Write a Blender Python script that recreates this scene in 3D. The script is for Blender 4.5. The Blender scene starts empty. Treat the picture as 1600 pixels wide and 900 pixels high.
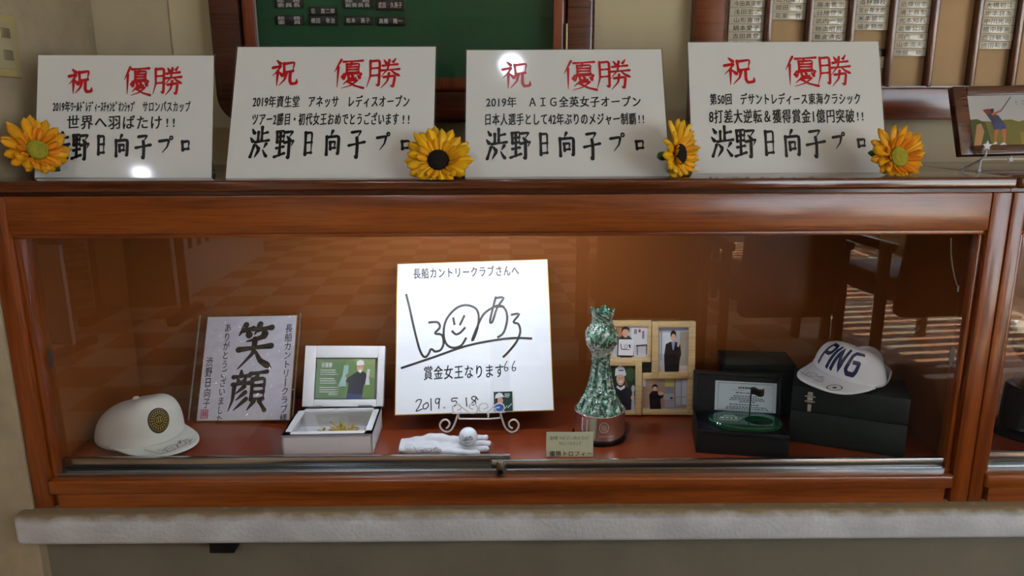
import bpy, bmesh, math, random
from mathutils import Vector, Matrix, Euler
random.seed(7)
SC = bpy.context.scene
COL = SC.collection

# ---------------------------------------------------------------- camera
FPX = 1150.0; PITCH = math.radians(13.1); YAW = math.radians(.4); ROLL = math.radians(.2); EYE = 1.25
_f = Vector((math.sin(YAW)*math.cos(PITCH), math.cos(YAW)*math.cos(PITCH), -math.sin(PITCH)))
_r0 = Vector((math.cos(YAW), -math.sin(YAW), 0)); _u0 = _r0.cross(_f)
_c, _s = math.cos(ROLL), math.sin(ROLL)
_r = _c*_r0 - _s*_u0; _u = _s*_r0 + _c*_u0
cam = bpy.data.cameras.new('camera'); camo = bpy.data.objects.new('camera', cam); COL.objects.link(camo)
camo.matrix_world = Matrix(((_r.x, _u.x, -_f.x, 0), (_r.y, _u.y, -_f.y, 0), (_r.z, _u.z, -_f.z, EYE), (0, 0, 0, 1)))
cam.sensor_width = 36; cam.lens = 36*FPX/1600; cam.clip_start = .05
SC.camera = camo

# ---------------------------------------------------------------- world, sun, exposure
SC.view_settings.view_transform = 'Standard'; SC.view_settings.look = 'None'
SC.view_settings.gamma = 1; SC.view_settings.use_curve_mapping = False
SC.view_settings.exposure = -0.2
SC.cycles.use_denoising = True
SC.cycles.max_bounces = 10; SC.cycles.transparent_max_bounces = 16; SC.cycles.transmission_bounces = 8
SC.cycles.sample_clamp_indirect = 6
W = bpy.data.worlds.new('world'); SC.world = W; W.use_nodes = True
W.node_tree.nodes['Background'].inputs[0].default_value = (.75, .88, 1, 1)
W.node_tree.nodes['Background'].inputs[1].default_value = 9.0
sun = bpy.data.lights.new('sun', 'SUN'); sun.energy = 75; sun.angle = .01; sun.color = (1, .97, .9)
suno = bpy.data.objects.new('sun', sun); COL.objects.link(suno); suno.location = (8, -3, 6)
portal = bpy.data.lights.new('window_portal', 'AREA'); portal.shape = 'RECTANGLE'; portal.size = 2.0; portal.size_y = 4.7; portal.cycles.is_portal = True
portalo = bpy.data.objects.new('window_portal', portal); COL.objects.link(portalo); portalo.location = (3.72, -2.85, 1.3); portalo.rotation_euler = (0, math.radians(90), 0)
suno.rotation_euler = Vector((-1, .12, -1.2)).to_track_quat('-Z', 'Y').to_euler()
LAMP = 60.0        # radiance of the ceiling lamps
TUBE = 52.0        # radiance of the tube in the display case

# ---------------------------------------------------------------- pixel rays (1600x900)
EYEV = Vector((0, 0, EYE))
def ray(px, py): return _f + ((px-800)/FPX)*_r - ((py-450)/FPX)*_u
def at(px, py, Y):
    d = ray(px, py); return EYEV + d*(Y/d.y)
def atz(px, py, Z):
    d = ray(px, py); return EYEV + d*((Z-EYE)/d.z)

# ---------------------------------------------------------------- materials
def lin(h):
    h = h.lstrip('#'); v = [int(h[i:i+2], 16)/255 for i in (0, 2, 4)]
    return tuple((c/12.92 if c <= .04045 else ((c+.055)/1.055)**2.4) for c in v) + (1,)
MATS = {}
def mat(name, col, rough=.6, metal=0, spec=.5, noise=0, nscale=30, bump=0, bscale=200, coat=0, trans=0, ior=1.45, emit=0, sheen=0):
    if name in MATS: return MATS[name]
    m = bpy.data.materials.new(name); m.use_nodes = True; nt = m.node_tree; b = nt.nodes['Principled BSDF']
    c = lin(col) if isinstance(col, str) else tuple(col)+(1,)
    b.inputs['Base Color'].default_value = c; b.inputs['Roughness'].default_value = rough
    b.inputs['Metallic'].default_value = metal; b.inputs['Specular IOR Level'].default_value = spec
    b.inputs['Coat Weight'].default_value = coat; b.inputs['Coat Roughness'].default_value = .08
    b.inputs['Transmission Weight'].default_value = trans; b.inputs['IOR'].default_value = ior
    b.inputs['Sheen Weight'].default_value = sheen
    tc = None
    if noise or bump:
        tc = nt.nodes.new('ShaderNodeTexCoord')
    if noise:
        n = nt.nodes.new('ShaderNodeTexNoise'); n.inputs['Scale'].default_value = nscale; n.inputs['Detail'].default_value = 6
        nt.links.new(tc.outputs['Object'], n.inputs['Vector'])
        r = nt.nodes.new('ShaderNodeValToRGB')
        r.color_ramp.elements[0].position = .3; r.color_ramp.elements[1].position = .7
        r.color_ramp.elements[0].color = tuple(x*(1-noise) for x in c[:3])+(1,)
        r.color_ramp.elements[1].color = tuple(min(1, x*(1+noise)) for x in c[:3])+(1,)
        nt.links.new(n.outputs['Fac'], r.inputs['Fac']); nt.links.new(r.outputs['Color'], b.inputs['Base Color'])
    if bump:
        n2 = nt.nodes.new('ShaderNodeTexNoise'); n2.inputs['Scale'].default_value = bscale; n2.inputs['Detail'].default_value = 4
        nt.links.new(tc.outputs['Object'], n2.inputs['Vector'])
        bp = nt.nodes.new('ShaderNodeBump'); bp.inputs['Strength'].default_value = bump; bp.inputs['Distance'].default_value = .002
        nt.links.new(n2.outputs['Fac'], bp.inputs['Height']); nt.links.new(bp.outputs['Normal'], b.inputs['Normal'])
    if emit:
        b.inputs['Emission Color'].default_value = c; b.inputs['Emission Strength'].default_value = emit
    MATS[name] = m; return m
def wood(name, c1, c2, axis='x', rough=.3, coat=.3, fine=1.0, bump=.25):
    if name in MATS: return MATS[name]
    m = bpy.data.materials.new(name); m.use_nodes = True; nt = m.node_tree; b = nt.nodes['Principled BSDF']
    tc = nt.nodes.new('ShaderNodeTexCoord'); mp = nt.nodes.new('ShaderNodeMapping')
    s = {'x': (1.2, 30, 30), 'y': (30, 1.2, 30), 'z': (30, 30, 1.2)}[axis]
    mp.inputs['Scale'].default_value = tuple(v*fine for v in s)
    nt.links.new(tc.outputs['Object'], mp.inputs['Vector'])
    n = nt.nodes.new('ShaderNodeTexNoise'); n.inputs['Scale'].default_value = 1.3; n.inputs['Detail'].default_value = 8; n.inputs['Roughness'].default_value = .65; n.inputs['Distortion'].default_value = .6
    nt.links.new(mp.outputs['Vector'], n.inputs['Vector'])
    mp2 = nt.nodes.new('ShaderNodeMapping'); mp2.inputs['Scale'].default_value = tuple(v*9*fine for v in s)
    nt.links.new(tc.outputs['Object'], mp2.inputs['Vector'])
    n2 = nt.nodes.new('ShaderNodeTexNoise'); n2.inputs['Scale'].default_value = 1.0; n2.inputs['Detail'].default_value = 3
    nt.links.new(mp2.outputs['Vector'], n2.inputs['Vector'])
    r = nt.nodes.new('ShaderNodeValToRGB'); r.color_ramp.elements[0].position = .32; r.color_ramp.elements[1].position = .68
    r.color_ramp.elements[0].color = lin(c1); r.color_ramp.elements[1].color = lin(c2)
    nt.links.new(n.outputs['Fac'], r.inputs['Fac'])
    mx = nt.nodes.new('ShaderNodeMix'); mx.data_type = 'RGBA'; mx.blend_type = 'MULTIPLY'
    r2 = nt.nodes.new('ShaderNodeValToRGB'); r2.color_ramp.elements[0].position = .36; r2.color_ramp.elements[1].position = .5
    r2.color_ramp.elements[0].color = (.55, .5, .48, 1); r2.color_ramp.elements[1].color = (1, 1, 1, 1)
    nt.links.new(n2.outputs['Fac'], r2.inputs['Fac'])
    mx.inputs['Factor'].default_value = .55
    nt.links.new(r.outputs['Color'], mx.inputs['A']); nt.links.new(r2.outputs['Color'], mx.inputs['B'])
    nt.links.new(mx.outputs['Result'], b.inputs['Base Color'])
    b.inputs['Roughness'].default_value = rough; b.inputs['Coat Weight'].default_value = coat; b.inputs['Coat Roughness'].default_value = .15
    bp = nt.nodes.new('ShaderNodeBump'); bp.inputs['Strength'].default_value = bump; bp.inputs['Distance'].default_value = .0006
    nt.links.new(n2.outputs['Fac'], bp.inputs['Height']); nt.links.new(bp.outputs['Normal'], b.inputs['Normal'])
    MATS[name] = m; return m
def glass_sheet(name, tint=(1, 1, 1), ior=1.5, gain=1.75):
    """thin pane: straight-through transmission plus Fresnel reflection"""
    if name in MATS: return MATS[name]
    m = bpy.data.materials.new(name); m.use_nodes = True; nt = m.node_tree
    for n in list(nt.nodes): nt.nodes.remove(n)
    o = nt.nodes.new('ShaderNodeOutputMaterial'); mx = nt.nodes.new('ShaderNodeMixShader')
    t = nt.nodes.new('ShaderNodeBsdfTransparent'); g = nt.nodes.new('ShaderNodeBsdfGlossy'); fr = nt.nodes.new('ShaderNodeFresnel')
    t.inputs['Color'].default_value = tint+(1,); g.inputs['Roughness'].default_value = 0.0; fr.inputs['IOR'].default_value = ior
    ml = nt.nodes.new('ShaderNodeMath'); ml.operation = 'MULTIPLY'; ml.inputs[1].default_value = gain
    # both faces of the pane reflect: counted on the front face, none on the way out
    geo = nt.nodes.new('ShaderNodeNewGeometry'); nt.links.new(fr.outputs[0], ml.inputs[0])
    fm = nt.nodes.new('ShaderNodeMix'); fm.data_type = 'FLOAT'; fm.inputs['B'].default_value = 0
    nt.links.new(geo.outputs['Backfacing'], fm.inputs['Factor']); nt.links.new(ml.outputs[0], fm.inputs['A'])
    nt.links.new(fm.outputs['Result'], mx.inputs[0]); nt.links.new(t.outputs[0], mx.inputs[1]); nt.links.new(g.outputs[0], mx.inputs[2])
    nt.links.new(mx.outputs[0], o.inputs[0]); MATS[name] = m; return m

# ---------------------------------------------------------------- mesh helper
class MB:
    def __init__(s, off=(0, 0, 0)):
        s.bm = bmesh.new(); s.off = Vector(off)
    def face(s, pts, mi=0):
        try:
            f = s.bm.faces.new([s.bm.verts.new(Vector(p)) for p in pts]); f.material_index = mi; return f
        except ValueError: return None
    def box(s, x0, x1, y0, y1, z0, z1, bev=0, mi=0, seg=2, M=None):
        v = [s.bm.verts.new((x, y, z)) for x in (x0, x1) for y in (y0, y1) for z in (z0, z1)]
        q = [(0, 1, 3, 2), (4, 6, 7, 5), (0, 4, 5, 1), (2, 3, 7, 6), (0, 2, 6, 4), (1, 5, 7, 3)]
        fs = [s.bm.faces.new([v[i] for i in a]) for a in q]
        for f in fs: f.material_index = mi
        bmesh.ops.recalc_face_normals(s.bm, faces=fs)
        allv = v
        if bev:
            es = list({e for f in fs for e in f.edges})
            r = bmesh.ops.bevel(s.bm, geom=es, offset=bev, segments=seg, profile=.5, affect='EDGES', clamp_overlap=True)
            for f in r['faces']: f.material_index = mi
            allv = list({vv for f in r['faces'] for vv in f.verts} | {x for x in v if x.is_valid})
        if M is not None:
            for x in allv: x.co = M @ x.co
        return allv
    def prism(s, pts, y0, y1, mi=0, bev=0, M=None):
        """outline in (x, z), from front y0 to back y1"""
        a = [s.bm.verts.new((p[0], y0, p[1])) for p in pts]; b = [s.bm.verts.new((p[0], y1, p[1])) for p in pts]
        n = len(pts); fs = [s.bm.faces.new(a), s.bm.faces.new(b[::-1])]
        for i in range(n): fs.append(s.bm.faces.new([a[i], b[i], b[(i+1) % n], a[(i+1) % n]]))
        for f in fs: f.material_index = mi
        bmesh.ops.recalc_face_normals(s.bm, faces=fs)
        allv = a+b
        if bev:
            es = list(set(fs[0].edges))
            r = bmesh.ops.bevel(s.bm, geom=es, offset=bev, segments=2, profile=.5, affect='EDGES', clamp_overlap=True)
            for f in r['faces']: f.material_index = mi
            allv = list({vv for f in r['faces'] for vv in f.verts} | {x for x in allv if x.is_valid})
        if M is not None:
            for x in allv: x.co = M @ x.co
        return allv
    def tube(s, pts, r, seg=8, closed=False, mi=0, caps=True):
        pts = [Vector(p) for p in pts]; n = len(pts); rr = r if isinstance(r, (list, tuple)) else [r]*n
        rings = []; up = None
        for i, p in enumerate(pts):
            if closed: t = pts[(i+1) % n]-pts[i-1]
            else: t = pts[min(i+1, n-1)]-pts[max(i-1, 0)]
            t.normalize()
            if up is None: up = Vector((0, 0, 1)) if abs(t.z) < .9 else Vector((1, 0, 0))
            a = t.cross(up)
            if a.length < 1e-5: a = t.cross(Vector((.3, .9, .1)))
            a.normalize(); b = a.cross(t); up = b
            rings.append([s.bm.verts.new(p+(a*math.cos(k*2*math.pi/seg)+b*math.sin(k*2*math.pi/seg))*rr[i]) for k in range(seg)])
        fs = []
        for i in range(n if closed else n-1):
            A = rings[i]; B = rings[(i+1) % n]
            for k in range(seg): fs.append(s.bm.faces.new([A[k], A[(k+1) % seg], B[(k+1) % seg], B[k]]))
        if caps and not closed:
            fs.append(s.bm.faces.new(rings[0][::-1])); fs.append(s.bm.faces.new(rings[-1]))
        for f in fs: f.material_index = mi; f.smooth = True
        bmesh.ops.recalc_face_normals(s.bm, faces=fs)
    def lathe(s, prof, seg=48, c=(0, 0, 0), mi=0, fn=None, cap0=True, cap1=True, mfn=None, axis=None):
        c = Vector(c); rings = []
        for j, (r, z) in enumerate(prof):
            ring = []
            for k in range(seg):
                a = 2*math.pi*k/seg; rr, zz = (r, z) if fn is None else fn(j, a, r, z)
                p = Vector((rr*math.cos(a), rr*math.sin(a), zz))
                if axis is not None: p = axis @ p
                ring.append(s.bm.verts.new(c+p))
            rings.append(ring)
        fs = []
        for j in range(len(prof)-1):
            for k in range(seg):
                f = s.bm.faces.new([rings[j][k], rings[j][(k+1) % seg], rings[j+1][(k+1) % seg], rings[j+1][k]])
                f.material_index = mi if mfn is None else mfn(j, k); fs.append(f)
        if cap0: f = s.bm.faces.new(rings[0][::-1]); f.material_index = mi; fs.append(f)
        if cap1: f = s.bm.faces.new(rings[-1]); f.material_index = mi; fs.append(f)
        bmesh.ops.recalc_face_normals(s.bm, faces=fs)
    def grid(s, fn, nu, nv, mi=0, wrap=False, mfn=None):
        V = [[s.bm.verts.new(Vector(fn(i/(nu if wrap else nu-1), j/(nv-1)))) for j in range(nv)] for i in range(nu)]
        fs = []
        for i in range(nu if wrap else nu-1):
            for j in range(nv-1):
                try:
                    f = s.bm.faces.new([V[i][j], V[(i+1) % nu][j], V[(i+1) % nu][j+1], V[i][j+1]])
                    f.material_index = mi if mfn is None else mfn(i, j); f.smooth = True; fs.append(f)
                except ValueError: pass
        return V
    def ball(s, c, r, u=16, v=10, mi=0, sc=(1, 1, 1)):
        c = Vector(c)
        q = bmesh.ops.create_uvsphere(s.bm, u_segments=u, v_segments=v, radius=r)
        for x in q['verts']:
            x.co = c+Vector((x.co.x*sc[0], x.co.y*sc[1], x.co.z*sc[2]))
            for f in x.link_faces: f.material_index = mi; f.smooth = True
    def build(s, name, mats, parent=None, smooth=35, solid=0, world=False, subd=0):
        if world and parent is not None: s.off = parent.location.copy()
        if s.off.length:
            for v in s.bm.verts: v.co -= s.off
        if subd: pass
        me = bpy.data.meshes.new(name); s.bm.to_mesh(me); s.bm.free()
        for m in (mats if isinstance(mats, (list, tuple)) else [mats]): me.materials.append(m)
        if smooth:
            me.shade_smooth(); me.set_sharp_from_angle(angle=math.radians(smooth))
        o = bpy.data.objects.new(name, me); COL.objects.link(o)
        if parent is not None: o.parent = parent
        if solid:
            md = o.modifiers.new('solid', 'SOLIDIFY'); md.thickness = solid; md.offset = 0
        if subd:
            md = o.modifiers.new('sub', 'SUBSURF'); md.levels = subd; md.render_levels = subd
        return o
def thing(name, label, cat, loc=(0, 0, 0), R=None, group=None):
    o = bpy.data.objects.new(name, None); COL.objects.link(o); o.empty_display_size = .05
    o.location = loc
    if R is not None: o.rotation_euler = R.to_euler()
    tag(o, label, cat, group); return o
def tag(o, label=None, cat=None, group=None, kind=None):
    if label: o['label'] = label
    if cat: o['category'] = cat
    if group: o['group'] = group
    if kind: o['kind'] = kind
    return o
def struct(o): o['kind'] = 'structure'; return o
def RZXY(yaw, lean=0, roll=0):
    return Matrix.Rotation(yaw, 3, 'Z') @ Matrix.Rotation(lean, 3, 'X') @ Matrix.Rotation(roll, 3, 'Y')
class Fr:
    """local frame of a flat thing: x across, z up, -y towards the viewer"""
    def __init__(s, loc, R=None):
        s.loc = Vector(loc); s.R = R if R is not None else Matrix.Identity(3); s.Ri = s.R.transposed()
    def px(s, x, y, d=0.0):
        o = s.Ri @ (EYEV-s.loc); v = s.Ri @ ray(x, y); t = (-d-o.y)/v.y; p = o+v*t; return (p.x, p.z)
    def p3(s, x, y, d=0.0):
        a = s.px(x, y, d); return Vector((a[0], -d, a[1]))

# ---------------------------------------------------------------- lettering
_fc = bpy.data.curves.new('glyph_source', 'FONT'); _fo = bpy.data.objects.new('glyph_source', _fc); COL.objects.link(_fo)
_fc.resolution_u = 3; _G = {}
def glyph(ch, bold=0.0):
    k = (ch, bold)
    if k not in _G:
        _fc.body = ch; _fc.offset = bold; bpy.context.view_layer.update()
        me = bpy.data.meshes.new_from_object(_fo.evaluated_get(bpy.context.evaluated_depsgraph_get()))
        _G[k] = ([(v.co.x, v.co.y) for v in me.vertices], [tuple(p.vertices) for p in me.polygons]); bpy.data.meshes.remove(me)
    return _G[k]
def cw(ch):
    o = ord(ch); return .5 if (o < 0x250 or 0xFF61 <= o <= 0xFF9F) else 1.0
def lifted(fn, d): return lambda x, z: Vector(fn(x, z))-Vector((0, d, 0))
def put_glyph(mb, ch, x0, z0, w, h, fn, bold=0, shear=0, rise=0, mi=0):
    if bold:
        for k_, (dx, dz) in enumerate(((-.5, -.3), (.5, .3), (-.5, .3), (.5, -.3))): put_glyph(mb, ch, x0+dx*bold*h, z0+dz*bold*h, w, h, lifted(fn, k_*6e-6), 0, shear, rise, mi)
        return
    V, P = glyph(ch, 0)
    if not P: return
    c = cw(ch); bx = [v[0] for v in V]; ox = 0; k = c
    if ord(ch) < 0x250: ox = (min(bx)+max(bx))/2-.25; k = .5 if max(bx)-min(bx) < .52 else (max(bx)-min(bx))*1.02; ox = (min(bx)+max(bx))/2-k/2
    vs = []
    for (a, b) in V:
        u = (a-ox)/k; t = (b+.1)/.96
        u2 = u+shear*(t-.5); t2 = t+rise*(u-.5)
        vs.append(mb.bm.verts.new(Vector(fn(x0+u2*w, z0+t2*h))))
    for p in P:
        try: f = mb.bm.faces.new([vs[i] for i in p]); f.material_index = mi
        except ValueError: pass
def text_rect(mb, s, x0, z0, x1, z1, fn, **kw):
    tot = sum(cw(c) for c in s); u = (x1-x0)/tot; x = x0
    for c in s:
        w = cw(c)*u
        if c not in ' 　': put_glyph(mb, c, x+w*.03, z0, w*.94, z1-z0, fn, **kw)
        x += w
def flat(d): return lambda x, z: (x, -d, z)
def text_px(mb, fr, s, x0, x1, y0, y1, d=.0006, **kw):
    a = fr.px(x0, y1, d); b = fr.px(x1, y0, d); text_rect(mb, s, a[0], a[1], b[0], b[1], flat(d), **kw)
# hand-brushed characters: strokes on a 100-unit square, y down
BR = {
'祝': ['22,4 34,15', '8,30 38,24 24,44 8,60', '27,42 26,97', '32,46 45,58', '48,14 52,50', '48,16 88,10 82,44', '52,46 83,42', '60,48 55,72 34,95', '74,46 74,78 80,89 99,86 100,70'],
'優': ['26,3 4,46', '17,28 16,97', '34,10 98,6', '64,8 58,19', '45,18 46,48', '45,19 87,16 86,46', '46,28 84,27', '46,37 84,36', '45,47 86,45', '37,50 32,62', '37,53 97,49 90,59', '43,58 37,67', '52,56 54,67 75,68 77,61', '62,54 67,60', '83,56 90,65', '58,67 34,88', '54,74 85,72 62,90 30,100', '50,77 76,92 103,99'],
'勝': ['10,8 11,60 1,97', '10,10 39,7 38,92 28,86', '12,34 36,32', '12,58 36,56', '52,6 59,17', '87,1 78,15', '48,25 93,20', '43,41 99,36', '68,6 64,36 42,64', '72,38 85,50 103,60', '52,63 87,58 82,95 73,89', '68,50 64,76 44,100'],
'渋': ['8,10 19,21', '1,36 13,46', '4,93 23,58', '62,3 62,45', '64,23 92,19', '42,18 42,46', '28,49 101,43', '34,57 48,68', '48,74 28,95', '90,53 76,67', '72,72 84,84 98,95'],
'野': ['7,8 10,44', '7,9 46,5 42,42', '10,26 42,23', '10,43 42,40', '26,8 26,86', '9,63 44,58', '0,92 50,80', '54,10 92,7 70,29', '62,24 75,35', '50,45 98,37 86,56', '74,40 74,97 62,89'],
'日': ['21,5 24,97', '21,8 78,5 76,96', '24,48 75,46', '24,91 75,88'],
'向': ['49,1 38,21', '15,24 17,97', '16,27 86,22 84,95 72,87', '36,46 39,75', '36,47 65,44 62,72', '39,71 63,69'],
'子': ['20,14 76,9 52,33', '50,31 55,52 53,97 38,87', '4,56 97,45'],
'プ': ['8,31 72,23 60,62 26,95'],
'ロ': ['20,30 26,86', '21,33 80,27 74,82', '26,80 75,77'],
'笑': ['23,1 6,26', '18,13 43,10', '28,13 33,24', '61,0 47,24', '56,12 92,8', '70,10 75,22', '74,27 52,34 26,39', '8,57 94,49', '50,34 48,64 10,100', '50,56 68,82 99,98'],
'顔': ['26,1 27,13', '5,17 51,13', '17,20 22,30', '41,18 34,30', '5,35 53,31', '10,35 8,72 -2,100', '38,40 14,58', '42,54 16,74', '46,70 12,98', '53,9 99,4', '76,8 70,20', '60,22 60,72', '60,23 95,20 94,73', '61,38 92,37', '61,54 92,53', '61,71 92,70', '69,75 50,98', '83,75 100,97'],
'女': ['42,4 28,44 74,84', '68,28 54,66 18,98', '4,44 98,38'],
}
BR['プ'] = BR['プ']+['RING']
def brush(mb, ch, x0, z0, w, h, fn, wt=8.5, mi=0, ref=None):
    kx, kz = w/100, h/100; wt = wt*(ref or h)/100; fn0 = fn; cnt = [0]
    def fn(x, z): return Vector(fn0(x, z))-Vector((0, cnt[0]*4e-6, 0))
    def strip(pts, wd):
        cnt[0] += 1
        n = len(pts); L = []; Rr = []
        for i in range(n):
            t = pts[min(i+1, n-1)]-pts[max(i-1, 0)]
            if t.length < 1e-9: t = Vector((1, 0))
            t.normalize(); nn = Vector((-t.y, t.x)); L.append(pts[i]+nn*wd[i]/2); Rr.append(pts[i]-nn*wd[i]/2)
        a = [mb.bm.verts.new(Vector(fn(q.x, q.y))) for q in L]; b = [mb.bm.verts.new(Vector(fn(q.x, q.y))) for q in Rr]
        for i in range(n-1):
            try: f = mb.bm.faces.new([a[i], a[i+1], b[i+1], b[i]]); f.material_index = mi
            except ValueError: pass
    def disc(c, r):
        cnt[0] += 1
        f = mb.bm.faces.new([mb.bm.verts.new(Vector(fn(c.x+r*math.cos(k*.785), c.y+r*math.sin(k*.785)))) for k in range(8)]); f.material_index = mi
    G = lambda q: Vector((x0+q.x*kx, z0+h-q.y*kz))
    for st in BR[ch]:
        if st == 'RING':
            c = Vector((86, 12)); pts = [c+Vector((math.cos(k*.5236), math.sin(k*.5236)))*9 for k in range(13)]; strip([G(q) for q in pts], [wt*.55]*13); continue
        k = [Vector(tuple(map(float, q.split(',')))) for q in st.split()]
        last = k[-1]-k[-2]; tot = sum((k[i+1]-k[i]).length for i in range(len(k)-1))
        pts = []; wd = []
        for i in range(len(k)-1):
            m = 6
            for j in range(m):
                pts.append(k[i].lerp(k[i+1], j/m))
        pts.append(k[-1])
        # soften the corners a little
        sm = [pts[0]]+[(pts[i-1]+pts[i]*2+pts[i+1])/4 for i in range(1, len(pts)-1)]+[pts[-1]]
        hz = len(k) == 2 and abs(last.x) > 2*abs(last.y)
        pie = last.x < 0 and last.y > 0 and last.length > 14
        hook = len(k) > 2 and last.y < 0
        hookl = len(k) > 2 and last.x < 0 and last.y < 0
        na = last.x > 0 and last.y > 8 and tot > 30 and last.x > last.y*.5
        n = len(sm)
        for i in range(n):
            t = i/(n-1); q = wt*(.78+.3*abs(2*t-1)**2)
            if hz: q = wt*(.72+.35*abs(2*t-1)**2)
            if pie: q = wt*(1.05-.85*t**1.3)
            if hook or hookl: q = wt*(1.0 if t < .8 else max(.15, 1-(t-.8)*4.2))
            if na: q = wt*(.45+.9*t) if t < .82 else wt*(1.2-(t-.82)*6)
            if tot < 18: q = wt*(.55+.75*t)
            wd.append(max(q, wt*.08))
        sm = [G(q) for q in sm]
        strip(sm, wd); disc(sm[0], wd[0]*.5)
        for i in range(6, n-1, 6): disc(sm[i], wd[i]*.5)
        if not (pie or hook or hookl or na): disc(sm[-1], wd[-1]*.5)
def brush_px(mb, fr, ch, x0, x1, y0, y1, d=.0006, **kw):
    a = fr.px(x0, y1, d); b = fr.px(x1, y0, d)
    if ch in BR: brush(mb, ch, a[0], a[1], b[0]-a[0], b[1]-a[1], flat(d), **kw)
    else: text_rect(mb, ch, a[0], a[1], b[0], b[1], flat(d), bold=.02, mi=kw.get('mi', 0))
def pen(mb, pts, width, fn, mi=0, sm=3):
    """a felt-pen line through 2-D points"""
    P = [Vector(p) for p in pts]; q = []
    for i in range(len(P)-1):
        a = P[max(i-1, 0)]; b = P[i]; c = P[i+1]; d = P[min(i+2, len(P)-1)]
        for j in range(sm):
            t = j/sm; q.append(.5*((2*b)+(c-a)*t+(2*a-5*b+4*c-d)*t*t+(3*b-a-3*c+d)*t*t*t))
    q.append(P[-1]); n = len(q); A = []; B = []
    for i in range(n):
        t = q[min(i+1, n-1)]-q[max(i-1, 0)]
        if t.length < 1e-9: t = Vector((1, 0))
        t.normalize(); m = Vector((-t.y, t.x))*width/2
        e = t*width/2*(1 if i == n-1 else (-1 if i == 0 else 0))
        A.append(mb.bm.verts.new(Vector(fn(*(q[i]+m+e))))); B.append(mb.bm.verts.new(Vector(fn(*(q[i]-m+e)))))
    for i in range(n-1):
        try: f = mb.bm.faces.new([A[i], A[i+1], B[i+1], B[i]]); f.material_index = mi
        except ValueError: pass
SIGN = [  # the big autograph, in units of a 530 x 295 box, y down
 [(14, 0), (28, 54), (46, 132), (68, 214), (83, 246), (96, 252), (108, 239), (116, 222), (128, 228), (133, 232), (156, 226), (168, 199), (160, 166), (133, 160), (152, 138), (150, 122), (138, 114), (110, 115)],
 [(258, 184), (238, 212), (203, 219), (176, 199), (168, 154), (180, 104), (218, 62), (258, 49), (298, 62), (312, 94), (306, 144), (290, 186), (284, 190), (303, 144), (328, 94), (358, 69), (398, 54), (423, 74), (428, 114), (413, 164), (390, 182)],
 [(208, 102), (212, 124)], [(252, 94), (236, 126)], [(204, 154), (218, 166), (236, 160), (254, 142)],
 [(383, 22), (358, 114), (368, 119), (388, 64), (416, 24), (384, 24)], [(373, 58), (413, 60)],
 [(448, 94), (478, 92), (453, 124), (473, 132), (480, 164), (463, 204), (428, 244), (410, 260)],
 [(0, 292), (128, 254), (258, 214), (378, 194), (458, 188), (523, 192)]]
def signature(mb, fn, width, mi=0, sm=3):
    """fn maps u 0..1, v 0..1 (up) to 3-D; width in u units"""
    for s in SIGN:
        pen(mb, [(x/530, (1-y/295)*295/530) for x, y in s], width, lambda u, v: fn(u, v*530/295), mi, sm)
def blur_line(mb, x0, z0, x1, z1, fn, seed=1):
    """print too small to read in the photograph: a row of short strokes"""
    r = random.Random(seed); x = x0; h = z1-z0
    while x < x1-1e-6:
        l = min(h*r.uniform(.5, 1.1), x1-x); a = z0+h*r.uniform(0, .2)
        mb.face([fn(x, a), fn(x+l, a), fn(x+l, z1-h*r.uniform(0, .2)), fn(x, z1)]); x += l+h*.28
# ---------------------------------------------------------------- flat printed pictures
def ell(cx, cy, rx, ry, n=20, a0=0, a1=360):
    return [(cx+rx*math.cos(math.radians(a0+(a1-a0)*k/n)), cy+ry*math.sin(math.radians(a0+(a1-a0)*k/n))) for k in range(n)]
def picture(mb, x0, z0, x1, z1, shapes, d, reg):
    """shapes: (colour, outline in 0..1, y down); reg collects the colours"""
    for i, (c, pts) in enumerate(shapes):
        if c not in reg: reg.append(c)
        dd = d+.00006*i
        mb.face([(x0+(x1-x0)*min(1, max(0, p[0])), -dd, z1-(z1-z0)*min(1, max(0, p[1]))) for p in pts][::-1], reg.index(c))
def inks(reg, rough=.25): return [mat('print_'+c, '#'+c, rough) for c in reg]
def R_(a, b, c, d): return [(a, b), (c, b), (c, d), (a, d)]

# ---------------------------------------------------------------- palette
M_wood = wood('mahogany', '#6e3210', '#a4581c', 'x', .28, .35)
M_woodv = wood('mahogany_upright', '#652b0c', '#9a4e17', 'z', .28, .35)
M_woody = wood('mahogany_top', '#4a2210', '#6b3517', 'x', .12, .6)
M_inner = mat('case_lining', '#7b4318', .3, noise=.07, nscale=3, coat=.15)
M_innerf = mat('case_floor', '#7a3216', .3, noise=.06, nscale=3, coat=.2)
M_dark = wood('dark_frame_wood', '#3a1a10', '#5a2c1c', 'x', .25, .4)
M_darkv = wood('dark_frame_upright', '#3a1a10', '#5a2c1c', 'z', .25, .4)
M_frame = wood('board_frame_wood', '#6a3018', '#8a4422', 'z', .3, .3)
M_alu = mat('aluminium', '#b4b8ba', .2, 1)
M_steel = mat('steel', '#c8c8c8', .2, 1)
M_plaster = mat('beige_plaster', '#bdb194', .85, noise=.06, nscale=6, bump=.35, bscale=90)
M_plaster2 = mat('pier_plaster', '#b3a78c', .85, noise=.12, nscale=14, bump=.5, bscale=60)
M_conc = mat('painted_concrete', '#dde1e4', .8, noise=.16, nscale=9, bump=.9, bscale=110)
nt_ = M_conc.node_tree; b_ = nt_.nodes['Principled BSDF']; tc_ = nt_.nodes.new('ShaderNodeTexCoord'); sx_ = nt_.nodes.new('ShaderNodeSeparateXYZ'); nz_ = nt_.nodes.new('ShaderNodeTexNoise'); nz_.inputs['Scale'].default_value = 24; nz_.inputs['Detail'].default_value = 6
nt_.links.new(tc_.outputs['Object'], sx_.inputs[0]); nt_.links.new(tc_.outputs['Object'], nz_.inputs['Vector'])
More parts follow.
